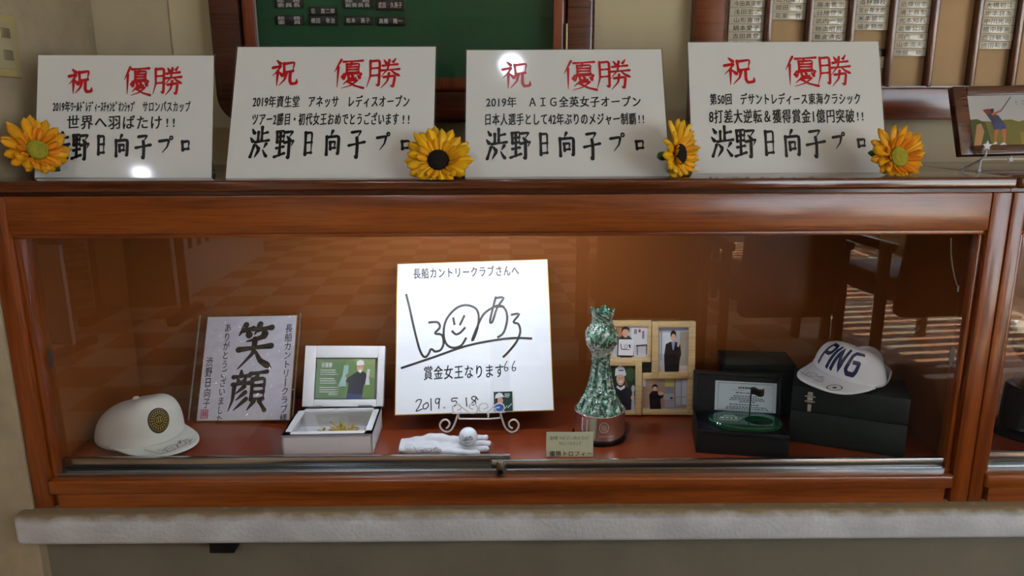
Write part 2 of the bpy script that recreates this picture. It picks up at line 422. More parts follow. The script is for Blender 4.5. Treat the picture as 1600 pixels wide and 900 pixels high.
ma_ = nt_.nodes.new('ShaderNodeMath'); ma_.operation = 'MULTIPLY_ADD'; ma_.inputs[1].default_value = .022; nt_.links.new(nz_.outputs['Fac'], ma_.inputs[0]); nt_.links.new(sx_.outputs['Z'], ma_.inputs[2])
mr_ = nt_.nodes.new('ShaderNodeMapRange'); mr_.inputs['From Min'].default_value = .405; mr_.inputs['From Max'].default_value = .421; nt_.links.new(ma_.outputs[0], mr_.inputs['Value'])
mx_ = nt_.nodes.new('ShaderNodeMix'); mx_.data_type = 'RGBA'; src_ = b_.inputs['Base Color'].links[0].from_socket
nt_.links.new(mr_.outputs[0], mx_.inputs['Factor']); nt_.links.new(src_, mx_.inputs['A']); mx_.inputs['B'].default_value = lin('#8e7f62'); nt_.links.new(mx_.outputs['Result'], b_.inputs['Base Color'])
M_low = mat('grey_wall_paint', '#7e7a6b', .8, noise=.1, nscale=5, bump=.3, bscale=70)
M_glass = glass_sheet('pane_glass')
M_paper = mat('laminated_white_paper', '#e8ebe7', .07, spec=.5)
M_card = mat('white_card', '#eef0f2', .5)
M_black = mat('black_ink', '#0d0d0e', .35)
M_red = mat('red_ink', '#b80a14', .3)
M_white = mat('white_satin', '#e9e9ea', .35)
M_ceil = mat('ceiling_white', '#e6e2d8', .9)

# ================================================================ the setting
XL, YW = -1.045, 1.98      # left pier face, wall behind the worktop
def slab(name, args, m, **k):
    b = MB(); b.box(*args, **k); return struct(b.build(name, m))
# checked floor
mf = bpy.data.materials.new('checked_carpet'); mf.use_nodes = True; nt = mf.node_tree; bb = nt.nodes['Principled BSDF']
tc = nt.nodes.new('ShaderNodeTexCoord'); mp = nt.nodes.new('ShaderNodeMapping'); ck = nt.nodes.new('ShaderNodeTexChecker')
mp.inputs['Location'].default_value = (.1, .07, .5); mp.inputs['Rotation'].default_value = (0, 0, .04)
nt.links.new(tc.outputs['Object'], mp.inputs['Vector']); nt.links.new(mp.outputs['Vector'], ck.inputs['Vector'])
ck.inputs['Scale'].default_value = 1/.305; ck.inputs['Color1'].default_value = lin('#ead0ac'); ck.inputs['Color2'].default_value = lin('#b98258')
nt.links.new(ck.outputs['Color'], bb.inputs['Base Color']); bb.inputs['Roughness'].default_value = .6
slab('floor', (-5, 4.2, -7, 2.1, -.1, 0), mf)
slab('ceiling', (-5, 4.2, -7, 2.1, 2.6, 2.7), M_ceil)
slab('wall_back', (-5, 4.2, -7.1, -7, 0, 2.6), M_plaster)
slab('wall_side_left', (-5.1, -5, -7, 2.1, 0, 2.6), M_plaster)
slab('wall_front', (-1.6, 4.2, YW, 2.1, 0, 2.6), M_plaster)
slab('wall_left', (-5, XL, 1.475, YW, 0, 2.6), M_plaster2, bev=.004)
slab('wall_lower', (XL, 4.2, 1.5, YW, 0, .337), M_low)
# right wall with a window opening
b = MB(); b.box(3.6, 3.75, -7, -5.2, 0, 2.6); b.box(3.6, 3.75, -.5, 2.1, 0, 2.6); b.box(3.6, 3.75, -5.2, -.5, 0, .3); b.box(3.6, 3.75, -5.2, -.5, 2.3, 2.6)
struct(b.build('wall_right', M_plaster))
b = MB()
for y in (-5.2, -3.65, -2.08, -.54): b.box(3.62, 3.68, y, y+.04, .3, 2.3)
b.box(3.62, 3.68, -5.2, -.5, .3, .35); b.box(3.62, 3.68, -5.2, -.5, 2.25, 2.3)
struct(b.build('window_1', M_alu))
slab('ground_outside', (3.75, 12, -12, 6, -.1, -.02), mat('pale_paving', '#b9b2a4', .9))
# worktop-height ledge of painted concrete
b = MB(); b.box(-1.076, 3.6, 1.447, 1.56, .338, .412, bev=.012, seg=3); lg = struct(b.build('trim_1', M_conc))
# thin raised wall section in a paler tone, from left of the notice case
a0 = at(265, 40, YW-.012).x
b = MB(); b.box(a0, .6, YW-.006, YW+.01, 1.0, 2.6); struct(b.build('trim_2', mat('pale_wall_section', '#cfc39f', .85, noise=.05, nscale=5)))
# ceiling lamps
def ceiling_light(x, y, r, label, k=1.0):
    t = thing('ceiling_light', label, 'ceiling light', (x, y, 2.6))
    b = MB(); b.lathe([(r+.02, 0), (r+.022, -.006), (r+.004, -.012), (r, -.004)], 32, cap0=False, cap1=False); b.build('rim', M_white, t)
    b = MB(); b.lathe([(.001, -.005), (r, -.005)], 32, cap0=False, cap1=False)
    b.build('diffuser', mat('lamp_glow_%d' % int(k*100), '#e6efff', .5, emit=LAMP*k), t); return t
ceiling_light(.012, .96, .045, 'round ceiling downlight right in front of the display cabinet', 1.4)
ceiling_light(-2.3, -1.27, .036, 'round ceiling downlight towards the grey lockers', 7)
ceiling_light(1.9, -.6, .07, 'round ceiling downlight above the brown armchairs', .7)
ceiling_light(-.9, -3.4, .12, 'unseen ceiling lamp added deep in the hall to brighten its reflection', 2.4)  # unseen lamp, added so the mirrored hall floor comes out brighter
ceiling_light(-1.0, -1.3, .10, 'unseen ceiling lamp added over the carpet to brighten its reflection', 2.4)

# ================================================================ display cabinets
def cabinet(x0, x1, pl, pr, label, zj, handles, split, right_hidden=False):
    """x0..x1 outer width; pl / pr: inner edges of the posts"""
    t = thing('display_cabinet', label, 'display cabinet', ((x0+x1)/2, 1.7, .412))
    def mk(name, m, **k): return lambda b: b.build(name, m, t, world=True, **k)
    b = MB(); b.box(x0, x1, 1.468, YW-.002, 1.1065, 1.1294, bev=.006, seg=3); mk('worktop', M_woody)(b)
    b = MB(); b.box(x0, x1, 1.49, YW-.004, 1.096, 1.107); mk('top_rail', M_dark)(b)
    b = MB(); b.box(pl-.002, pr+.002, 1.481, 1.497, 1.02, 1.0985, bev=.004); b.box(pl-.002, pr+.002, 1.486, 1.5, 1.012, 1.021, bev=.002); mk('apron', M_wood)(b)
    for (a, c) in ((x0, pl), (pr, x1)):
        b = MB(); b.prism([(a, .4115), (c, .4115), (c, 1.0985), (a, 1.0985)], 1.478, 1.53, bev=.005)
        e = c if c == pl else a
        s = 1 if c == pl else -1
        b.box(min(e, e+s*.013), max(e, e+s*.013), 1.49, 1.53, .4115, 1.013, bev=.004); mk('post', M_woodv)(b)
    b = MB(); b.box(pl, pr, 1.472, 1.515, .447, .4795, bev=.006, seg=3); mk('bottom_rail', M_wood)(b)
    b = MB(); b.box(pl+.014, pr-.014, 1.48, 1.51, .412, .447); mk('plinth', M_wood)(b)
    b = MB(); b.box(pl, pr, 1.53, 1.93, .482, .4958); b.box(pl, pr, 1.515, 1.53, .482, .4958); mk('case_floor', M_innerf)(b)
    b = MB(); b.box(x0+.004, x1-.004, 1.91, 1.93, .4958, 1.096); mk('back_panel', M_inner)(b)
    b = MB(); b.box(x0+.004, pl-.002, 1.53, 1.91, .4958, 1.096); mk('side_panel', M_inner)(b)
    b = MB(); b.box(pr+.002, x1-.004, 1.53, 1.91, .4958, 1.096); mk('side_panel', M_inner)(b)
    # sliding-door track
    b = MB(); b.box(pl+.002, pr-.002, 1.492, 1.529, .479, .4835)
    b.box(pl+.002, pr-.002, 1.492, 1.4945, .4835, .4885); b.box(pl+.002, pr-.002, 1.509, 1.511, .4835, .492); mk('track', M_alu)(b)
    b = MB(); b.box(pl+.002, pr-.002, 1.498, 1.529, 1.016, 1.022); mk('top_track', M_dark)(b)
    zr = at(1200, 716.5, 1.5).z; zl = at(400, 713, 1.519).z
    for (a, c, y, zt, side) in ((pl+.004, split[1], 1.5165, zl, 'L'), (split[0], pr-.004, 1.4985, zr, 'R')):
        b = MB(); b.box(a, c, y, y+.005, zt-.004, 1.017); g = mk('glass_door', M_glass, smooth=0)(b)
        b = MB(); b.box(a, c, y-.0035, y+.0085, .4836, zt, bev=.0012); s_ = b.build('bottom_shoe', M_alu, g); s_.location = -Vector(t.location)
        h = handles[0] if side == 'L' else handles[1]
        if h:
            q = at(h[0], h[1], y); b = MB()
            b.prism([(q.x+.006*math.cos(k*.3927), q.z+.022*math.sin(k*.3927)) for k in range(16)], y-.0012, y+.0003)
            s_ = b.build('finger_pull', mat('frosted_grip', '#5a4c40', .5), g); s_.location = -Vector(t.location)
    return t
PL, PR = -1.004, .981
cab = cabinet(XL+.001, 1.021, PL, PR, 'long mahogany display cabinet with glass doors under the four congratulation signs', 1.02, ((79, 560), (1487, 556)), (at(764.6, 400, 1.4985).x, at(796, 400, 1.5165).x))
cab2 = cabinet(1.0225, 3.55, 1.052, 3.51, 'neighbouring mahogany display cabinet cut off by the photo edge, with the silver cup', 1.02, ((1560, 556), None), (2.26, 2.3))
# lock between the doors
t = thing('cabinet_lock', 'small cylindrical metal lock clipped on the overlapping glass doors', 'lock', (at(782, 740, 1.488).x, 1.488, .482))
b = MB(); b.lathe([(.0095, 0), (.0098, .001), (.0085, .03), (.008, .0315)], 20); b.build('barrel', mat('nickel', '#9a9488', .3, 1), t)
b = MB(); b.lathe([(.0055, 0), (.006, .002), (.004, .0025)], 16, c=(0, -.0082, .01), axis=Matrix.Rotation(math.pi/2, 3, 'X')); b.build('keyhole', M_black, t)
# lamp inside the case
q = at(1493, 371, 1.56)
t = thing('strip_light', 'tube light fixed under the top inside the left display case, with a hanging pull cord', 'lamp', (-.1, 1.57, 1.096))
b = MB(); b.box(-.4, .4, -.028, .028, -.03, -.001, bev=.004); b.build('housing', M_white, t)
b = MB(); b.tube([(-.355, 0, -.043), (.355, 0, -.043)], .0125, 12); b.build('tube', mat('tube_glow', '#e4f0ff', .5, emit=TUBE), t)
for s in (-.365, .365): b = MB(); b.box(s-.012, s+.012, -.016, .016, -.058, -.028, bev=.003); b.build('socket', M_white, t)
t = thing('lamp_pull_cord', 'white pull cord hanging from a small switch at the right of the case', 'pull cord', (q.x-.018, 1.54, 1.0955))
b = MB(); b.box(-.018, .018, -.008, .012, -.085, -.0015, bev=.004); b.build('switch_box', M_white, t)
f_ = Fr((q.x-.018, 1.54, 1.0955)); b = MB()
b.tube([f_.p3(x, y) for x, y in ((1486, 372), (1486, 395), (1488, 415), (1492, 435), (1497, 449))], .0013, 6); b.build('cord', mat('cord_white', '#cfc6b8', .6), t)
b = MB(); p = f_.p3(1498, 452); b.lathe([(.0015, .008), (.003, .004), (.003, -.004), (.001, -.006)], 10, c=p); b.build('bobble', M_white, t)

# ================================================================ wall above the worktop
# switch plate on the left pier
def atx(px, py, X):
    d = ray(px, py); return EYEV+d*(X/d.x)
a = atx(18, 27, XL); c = atx(30, 122, XL)
yr = (a.y+c.y)/2; zt, zb = a.z, c.z
t = thing('light_switch', 'yellowed double switch plate on the left plaster wall', 'light switch', (XL, yr-.06, zb))
b = MB(); b.box(0, .008, -.06, .06, 0, zt-zb, bev=.003); b.build('plate', mat('yellowed_plastic', '#cdbd83', .4), t)
b = MB(); b.box(.007, .0105, -.042, .042, .016, zt-zb-.016, bev=.001); b.build('insert', mat('ivory_plastic', '#c4bb98', .4), t)
for z in (.034, .078):
    b = MB(); b.box(.01, .0135, .003, .03, z, z+.02, bev=.0015); b.build('rocker', mat('rocker_grey', '#8d8468', .4), t)

# green notice case
GY = 1.9      # front of the case
gl = at(326, 40, GY).x; gr = at(930, 40, GY).x; gb = at(700, 192, GY).z; gt = 2.3
t = thing('notice_case', 'glazed wooden notice case with a green felt board and black name plates', 'notice board', ((gl+gr)/2, YW-.006, gb))
il = at(374, 40, GY).x; ir = at(887, 40, GY).x; ib = at(700, 144, GY).z
def rring(o, i, y0, y1, name, m, r=.07):
    """rectangular frame with rounded lower corners, o / i = (x0, x1, z0, z1)"""
    def outl(q, rad):
        x0, x1, z0, z1 = q; pts = [(x0, z1)]
        pts += [(x0+rad-rad*math.cos(k*math.pi/16), z0+rad-rad*math.sin(k*math.pi/16)) for k in range(9)]
        pts += [(x1-rad+rad*math.sin(k*math.pi/16), z0+rad-rad*math.cos(k*math.pi/16)) for k in range(9)]
        pts += [(x1, z1)]; return pts
    A = outl(o, r); B = outl(i, .012); b = MB(); n = len(A)
    va = [[b.bm.verts.new((p[0], y, p[1])) for p in A] for y in (y0, y1)]; vb = [[b.bm.verts.new((p[0], y, p[1])) for p in B] for y in (y0, y1)]
    fs = []
    for k in range(n-1):
        fs += [b.bm.faces.new([va[0][k], va[0][k+1], vb[0][k+1], vb[0][k]]), b.bm.faces.new([va[0][k], va[1][k], va[1][k+1], va[0][k+1]]), b.bm.faces.new([vb[0][k], vb[0][k+1], vb[1][k+1], vb[1][k]])]
    bmesh.ops.recalc_face_normals(b.bm, faces=fs)
    # round the outer front edge
    es = [e for e in b.bm.edges if {v for v in e.verts} <= set(va[0])]
    bmesh.ops.bevel(b.bm, geom=es, offset=.012, segments=3, profile=.5, affect='EDGES')
    return b.build(name, m, t, world=True)
rring((gl, gr, gb, gt), (il, ir, ib, gt), GY, YW-.006, 'outer_frame', M_dark)
dl = at(397, 40, GY+.004).x; dr = at(865, 40, GY+.004).x; db = at(700, 121, GY+.004).z
rring((il+.002, ir-.002, ib+.002, gt), (dl, dr, db, gt), GY+.006, GY+.03, 'door_frame', M_frame, .013)
b = MB(); b.box(il, ir, YW-.03, YW-.008, ib, gt); b.build('felt_board', mat('green_felt', '#0d4f30', .8, noise=.08, nscale=8), t, world=True)
b = MB(); b.box(dl-.005, dr+.005, GY+.016, GY+.02, db-.005, gt); b.build('pane', M_glass, t, world=True, smooth=0)
b = MB(); b.box(dl, dl+.006, GY+.012, GY+.02, db, gt); b.build('edge_strip', M_alu, t, world=True)
q = at(885, 57, GY); b = MB(); b.tube([(q.x, GY+.003, q.z-.03), (q.x, GY+.003, q.z+.03)], .004, 8); b.build('hinge', mat('brass_hinge', '#8a7c58', .35, 1), t, world=True)
# black name plates
GP = YW-.036
plates = [('荘　直二郎', 483, 527, 10.5, 24, 'upper'), ('横田　幸治', 483, 527.5, 25, 39.5, 'lower'), ('松本　雅子', 538, 582, 25, 39, 'lower'), ('高橋　隆一', 589, 632.5, 26, 40, 'lower'),
          ('武田　久美子', 588, 632, 0, 16, 'upper'), ('総　務|委　員', 431, 474, 24.5, 39, 'lower'), ('総　務|委員長', 430, 473, -4, 12.5, 'upper'), ('総　務|副委員長', 536, 582, -4, 12.5, 'upper')]
colname = {430: 'first', 431: 'first', 483: 'second', 536: 'third', 538: 'third', 588: 'fourth', 589: 'fourth'}
M_plate = mat('black_plate', '#1c1416', .3); M_pw = mat('white_engraving', '#d8d8d4', .5)
for s, x0, x1, y0, y1, row in plates:
    c = at((x0+x1)/2, y1, GP); A = at(x0, y1, GP); B = at(x1, y0, GP)
    t = thing('black_name_plate', '%s black name plate of the %s column on the green felt' % (row, colname[x0]), 'name plate', (c.x, GP, A.z), group='black name plates on the green board')
    b = MB(); w = (B.x-A.x)/2; h = B.z-A.z; b.box(-w, w, 0, .0055, 0, h, bev=.001); b.build('plate', M_plate, t)
    b = MB()
    L = s.split('|')
    for i, l in enumerate(L):
        hh = h*.9/len(L) if len(L) > 1 else h*.62; z1 = h*.95-i*h*.46 if len(L) > 1 else h*.8
        text_rect(b, l, -w*.84, z1-hh*.95, w*.84, z1, flat(.0007), bold=.02)
    b.build('lettering', M_pw, t, smooth=0)

# name board with slatted columns at the right
NY = 1.945
nl = at(1083, 40, NY).x; nb = at(1450, 187, NY).z; nib = at(1450, 137, NY).z; NT = 2.3; NR = 2.6
t = thing('member_board', 'large wooden board with slatted columns of cream name plates', 'name board', ((nl+NR)/2, YW-.006, nb))
nil = at(1131, 30, NY).x
b = MB(); b.prism([(nl, nb), (NR, nb), (NR, nib), (nil, nib), (nil, NT), (nl, NT)], NY-.012, YW-.006, bev=.006); b.build('frame', wood('member_board_frame', '#5c2812', '#7c3c1c', 'x', .25, .45), t, world=True)
b = MB(); b.box(nil, NR, YW-.016, YW-.007, nib, NT); b.build('backing', mat('tan_backing', '#b59870', .7, noise=.06, nscale=10), t, world=True)
b = MB(); b.box(nil, nil+.008, NY-.004, YW-.012, nib, NT); b.box(nil, NR, NY-.004, YW-.012, nib, nib+.004); b.build('inner_bead', M_dark, t, world=True)
NP = YW-.024
X0 = [1142, 1207, 1272, 1339, 1403, 1468, 1536, 1602]; X1 = [1195, 1259, 1324, 1390, 1455, 1524, 1590, 1656]
cx = [(at(a, 0, NP).x, at(c, 0, NP).x) for a, c in zip(X0, X1)]
seps = [((cx[i][1]+cx[i+1][0])/2) for i in range(7)]
pitch = (seps[6]-seps[0])/6
for i in range(8): seps.append(seps[6]+pitch*(i+1))
M_slat = wood('slat_wood', '#4a2216', '#6e3a2a', 'z', .25, .4)
for sx in seps:
    if sx < NR-.03:
        b = MB(); b.box(sx-.0075, sx+.0075, NY-.004, YW-.016, nib, NT, bev=.002); b.build('divider', M_slat, t, world=True)
rows = [at(1425, y, NP).z for y in (13, 26)]; rp = abs(at(1425, 88, NP).z-at(1425, 0, NP).z)/7
names = [(0, 66+9, '菊池健一 吉田真章 鍋本愛子 山形寛治 浅田宏之 今田真須美', 0), (1, 31, '花家　實 岡田　博 辺元隆子', 0), (2, 64, '難波通俊 物次昭昌 武内一晃 日地啓天 藤本義忠 大森正二', 0),
         (3, 47.5, '福本頼應 米本諭司 宮谷藤太郎 道林静枝', 0), (4, 88, '守屋　修 山本南央 河内　凍 近藤公洋 光本知石 浦上昌聖 近藤信幸', 0), (6, 77, '徳田和彦 西谷敏昭 幡中輝美 中川光司 岸本良友 大橋初江 大西英治', 0)]
M_np = mat('cream_name_plate', '#d9d3bd', .05, spec=.6)
ords = ['lowest', 'second from the bottom', 'third from the bottom', 'fourth from the bottom', 'fifth from the bottom', 'sixth from the bottom', 'seventh from the bottom']
cols = ['first', 'second', 'third', 'fourth', 'fifth', 'sixth', 'seventh']
for ci, yb, L, _ in names:
    xm = (X0[ci]+X1[ci])/2; zb = at(xm, yb, NP).z; xa, xb = cx[ci]; xa, xb = seps[ci-1]+.0085 if ci else cx[0][0]-.001, seps[ci]-.0085
    for k, nm in enumerate(L.split(' ')):
        tilt = random.uniform(-.02, .02)
        t = thing('name_plate', 'cream name plate, %s of the %s slatted column from the left' % (ords[k], cols[ci]), 'name plate', ((xa+xb)/2, NP, zb+k*rp), Matrix.Rotation(tilt, 3, 'Z') @ Matrix.Rotation(random.uniform(-.01, .01), 3, 'X'), 'cream name plates on the member board')
        w = (xb-xa)/2; b = MB(); b.box(-w, w, 0, .003, .0004, rp-.0004, bev=.0004); b.build('plate', M_np, t)
        b = MB(); text_rect(b, nm, -w*.78, rp*.18, w*.78, rp*.84, flat(.0004), bold=random.choice((0, 0, .012))); b.build('lettering', M_black, t, smooth=0)
xa, xb = seps[2]+.0085, seps[3]-.0085; zb = at(1376, 88, NP).z
t = thing('name_plate', 'dark blank plate low in the fourth slatted column, mostly behind the rightmost sign', 'name plate', ((xa+xb)/2, NP, zb)); w = (xb-xa)/2
b = MB(); b.box(-w, w, 0, .003, 0, rp*.95, bev=.0004); b.build('plate', M_plate, t)
t = thing('name_plate', 'cream plate under the dark blank plate of the fourth column, mostly hidden', 'name plate', ((xa+xb)/2, NP, zb-rp*1.5)); b = MB(); b.box(-w, w, 0, .003, 0, rp*1.45, bev=.0004); b.build('plate', M_np, t)
# ================================================================ congratulation signs
M_back = mat('grey_easel_back', '#8b8a86', .5)
def sign(label, loc, W_, H_, yaw, lean, roll, big, lines, nm):
    R = RZXY(yaw, lean, roll); f = Fr(loc, R)
    t = thing('congratulation_sign', label, 'sign', loc, R, 'congratulation signs on the worktop')
    b = MB(); b.box(-W_/2, W_/2, 0, .002, 0, H_); b.build('sheet', M_paper, t, smooth=0)
    b = MB(); e = .004
    for q in ((-W_/2-e, W_/2+e, -.0+H_, H_+e), (-W_/2-e, -W_/2, 0, H_+e), (W_/2, W_/2+e, 0, H_+e)): b.box(q[0], q[1], .0006, .0014, q[2], q[3])
    b.build('laminate_edge', glass_sheet('clear_laminate', (.96, .97, .97), 1.5, 2.5), t, smooth=0)
    # folding support behind: reaches down to the worktop
    b = MB(); Ri = R.transposed()
    top = Vector((0, .004, H_*.62)); wtop = Vector(loc)+R @ top
    fw = Vector((wtop.x, wtop.y+.10, loc[2]+.0005)); fl = Ri @ (fw-Vector(loc))
    for s in (-1, 1):
        x = s*W_*.36
        b.tube([(x, .0045, H_*.66), (x, fl.y, fl.z+.003)], .003, 6)
    b.face([(-W_*.36, .0046, H_*.66), (W_*.36, .0046, H_*.66), (W_*.36, fl.y, fl.z+.003), (-W_*.36, fl.y, fl.z+.003)])
    b.build('support', M_back, t)
    b = MB()
    for ch, (x0, x1, y0, y1) in zip('祝優勝', big): brush_px(b, f, ch, x0, x1, y0, y1, wt=10 if ch == '祝' else 8.5, ref=.066)
    b.build('red_lettering', M_red, t, smooth=0)
    b = MB()
    for s, x0, x1, y0, y1 in lines: text_px(b, f, s, x0, x1, y0, y1, bold=.035, rise=.07)
    for ch, (x0, x1, y0, y1) in zip('渋野日向子プロ', nm): brush_px(b, f, ch, x0, x1, y0, y1, wt=10, ref=.066)
    b.build('black_lettering', M_black, t, smooth=0)
    return t
CT = 1.1297
sign('leftmost and smallest white congratulation sign, below the switch plate', (-.7924, 1.5395, CT), .364, .257, 0, -.2742, .0056,
     [(104, 144, 107, 148), (192, 234, 104, 149), (238, 284, 104, 149)],
     [('2019年ﾜｰﾙﾄﾞﾚﾃﾞｨｰｽﾁｬﾝﾋﾟｵﾝｼｯﾌﾟ', 82, 213, 158, 175), ('サロンパスカップ', 222, 298, 158, 175), ('世界へ羽ばたけ', 103, 255, 180, 202), ('!!', 256, 277, 182, 200)],
     [(80, 108, 206, 251), (112, 140, 208, 251), (150, 166, 211, 242), (177, 203, 211, 245), (211, 236, 208, 249), (247, 271, 212, 240), (281, 299, 214, 238)])
sign('second congratulation sign from the left, in front of the green notice case', (-.3597, 1.508, CT), .42, .297, -.0045, -.4615, .0017,
     [(421, 466, 93, 136), (519, 568, 92, 138), (572, 625, 91, 138)],
     [('2019年資生堂　アネッサ　レディスオープン', 394, 641, 149, 168), ('ツアー2勝目・初代女王おめでとうございます', 392, 624, 176, 196), ('!!', 626, 643, 177, 195)],
     [(389, 421, 197, 249), (428, 461, 202, 249), (472, 492, 205, 243), (505, 534, 204, 243), (543, 571, 200, 249), (587, 610, 206, 236), (624, 643, 214, 236)])
sign('congratulation sign with a bright lamp glare over its first red character', (.1252, 1.5226, CT), .42, .297, -.0043, -.4988, -.0012,
     [(782, 828, 95, 140), (880, 929, 94, 141), (933, 983, 93, 140)],
     [('2019年　ＡＩＧ全英女子オープン', 759, 1002, 150, 168), ('日本人選手として42年ぶりのメジャー制覇', 756, 994, 176, 196), ('!!', 996, 1008, 177, 194)],
     [(760, 791, 200, 252), (798, 829, 204, 250), (841, 859, 207, 243), (871, 900, 207, 245), (913, 937, 203, 251), (953, 976, 207, 238), (991, 1008, 214, 236)])
sign('rightmost congratulation sign, in front of the member board columns', (.6117, 1.5996, CT), .42, .297, -.0092, -.3491, -.0007,
     [(1129, 1177, 89, 134), (1227, 1275, 87, 135), (1278, 1327, 86, 135)],
     [('第50回　デサントレディース東海クラシック', 1109, 1345, 145, 164), ('8打差大逆転＆獲得賞金1億円突破', 1108, 1335, 170, 193), ('!!', 1337, 1351, 172, 190)],
     [(1113, 1144, 196, 248), (1150, 1181, 200, 248), (1193, 1212, 203, 243), (1224, 1252, 203, 245), (1261, 1288, 199, 248), (1301, 1320, 206, 234), (1338, 1354, 212, 232)])

# ================================================================ sunflowers
def petal(mb, M, L, w, cup, twist, mi=0):
    def fn(u, v):
        s = v; x = (u-.5)*w*max(.05, 1.32*(.06+s)**.55*max(0, 1-s)**.42)
        z = cup*(s**1.5)*L-.5*abs(u-.5)*w*.9+.12*L*math.sin(s*3.1)
        p = Vector((x, s*L, z)); p = Matrix.Rotation(twist*s, 3, 'Y') @ p
        return M @ p
    mb.grid(fn, 5, 8, mi)
def sunflower(label, px, py, Yc, normal, R, disc, pm, seed, leaf=0):
    rnd = random.Random(seed); c = at(px, py, Yc)
    n = Vector(normal).normalized()
    q = n.to_track_quat('Z', 'Y').to_matrix()
    t = thing('sunflower', label, 'artificial flower', c, q, 'artificial sunflowers on the worktop')
    b = MB(); dr = R*.33
    for ring, (cnt, k, base, cup, ph) in enumerate(((12, 1.0, .28, .06, 0), (12, .92, .28, .3, .5), (13, .6, .30, .8, .2))):
        for i in range(cnt):
            a = (i+ph+rnd.uniform(-.2, .2))*2*math.pi/cnt; L = R*(k-.22)*rnd.uniform(.88, 1.08)
            dz = (q @ Vector((-math.sin(a), math.cos(a), 0))).z; L *= (1.08 if dz > 0 else 1-.34*-dz) if ring < 2 else 1
            M = Matrix.Rotation(a, 4, 'Z') @ Matrix.Translation((0, R*base, .002*ring)) @ Matrix.Rotation(rnd.uniform(-.08, .18), 4, 'X')
            petal(b, M, L, R*(.46 if ring < 2 else .28)*rnd.uniform(.8, 1.15), cup*rnd.uniform(.6, 1.3), rnd.uniform(-.5, .5), mi=1 if ring == 2 else 0)
    for v in b.bm.verts:      # petals that meet the worktop bend along it
        w = c+q @ v.co
        if w.z < CT+.0012: w.z = CT+.0012+.02*max(0, CT-w.z); v.co = q.transposed() @ (w-c)
    b.build('petals', [pm[0], pm[1]], t, smooth=60, solid=.0006)
    b = MB()
    def dome(u, v):
        a = u*2*math.pi; r = dr*math.sin(v*math.pi/2); bp = 1+.03*math.sin(a*17+v*40)
        return (r*math.cos(a)*bp, r*math.sin(a)*bp, .004+dr*.42*math.cos(v*math.pi/2)*bp-.001*math.sin(v*50))
    b.grid(dome, 40, 12, wrap=True); b.build('disc', disc, t, smooth=60)
    b = MB(); b.lathe([(R*.34, -.001), (R*.3, -.012), (R*.12, -.02), (R*.09, -.03)], 16)
    if leaf:
        M = Matrix.Rotation(leaf, 4, 'Z') @ Matrix.Translation((0, R*.3, -.012)); petal(b, M, R*.62, R*.4, .05, .3)
    b.build('calyx', mat('leaf_green', '#3f6a22', .5), t, smooth=60, solid=.0006)
    return t
def petalmat(name, a, bcol):
    m = mat(name, a, .55, noise=.14, nscale=45); return m
PY = (petalmat('petal_yellow', '#f2bb12', 0), petalmat('petal_inner_yellow', '#eda50e', 0))
PO = (petalmat('petal_amber', '#f0ac10', 0), petalmat('petal_inner_amber', '#e58808', 0))
D_dark = mat('dark_disc', '#150d08', .9, bump=.8, bscale=500); D_green = mat('green_disc', '#9c9a28', .8, noise=.2, nscale=200, bump=.8, bscale=500)
SR = .064
sunflower('amber sunflower with a green centre, at the left end of the worktop', 57, 235, 1.485, (.78, -.52, .33), SR*.95, D_green, PO, 1, 3.9)
sunflower('yellow sunflower with a dark centre, between the second and third signs', 685, 251, 1.473, (.03, -.83, .38), SR, D_dark, PY, 2, 0)
sunflower('yellow dark-centred sunflower turned sideways, with a green leaf showing at its left', 1060, 241, 1.50, (.72, -.66, .1), SR*.98, D_dark, PY, 3, 1.6)
sunflower('amber sunflower with a green centre, at the right edge of the rightmost sign', 1402, 246, 1.515, (.2, -.85, .3), SR*.98, D_green, PO, 4, 1.3)

# ================================================================ framed golfer photograph on a star easel
loc = (1.1028, 1.5879, 1.1676); R = RZXY(.05, -.36, -.02); f = Fr(loc, R)
t = thing('framed_photograph', 'dark wooden picture frame with a golfer photograph on a white star stand', 'picture frame', loc, R)
x0, z0 = f.px(1500, 243); x1 = x0+.28; z1 = f.px(1486, 136)[1]
i0, j0 = f.px(1520, 228); i1 = x1-(i0-x0); j1 = f.px(1505, 150)[1]
b = MB()
for q in ((x0, i0, z0, z1), (i1, x1, z0, z1)): b.box(q[0], q[1], -.004, .014, q[2], q[3], bev=.002)
for q in ((i0, i1, z0, j0), (i0, i1, j1, z1)): b.box(q[0], q[1], -.004, .014, q[2], q[3], bev=.002)
b.build('frame', M_dark, t)
b = MB(); reg = []
def hills(seed, base, amp, n=14):
    r = random.Random(seed); return [(k/n, base+amp*(r.random()-.5)) for k in range(n+1)]
gx = lambda x: (f.px(x, 190)[0]-i0)/(i1-i0)
g = lambda x, y: ((f.px(x, y)[0]-i0)/(i1-i0), (j1-f.px(x, y)[1])/(j1-j0))
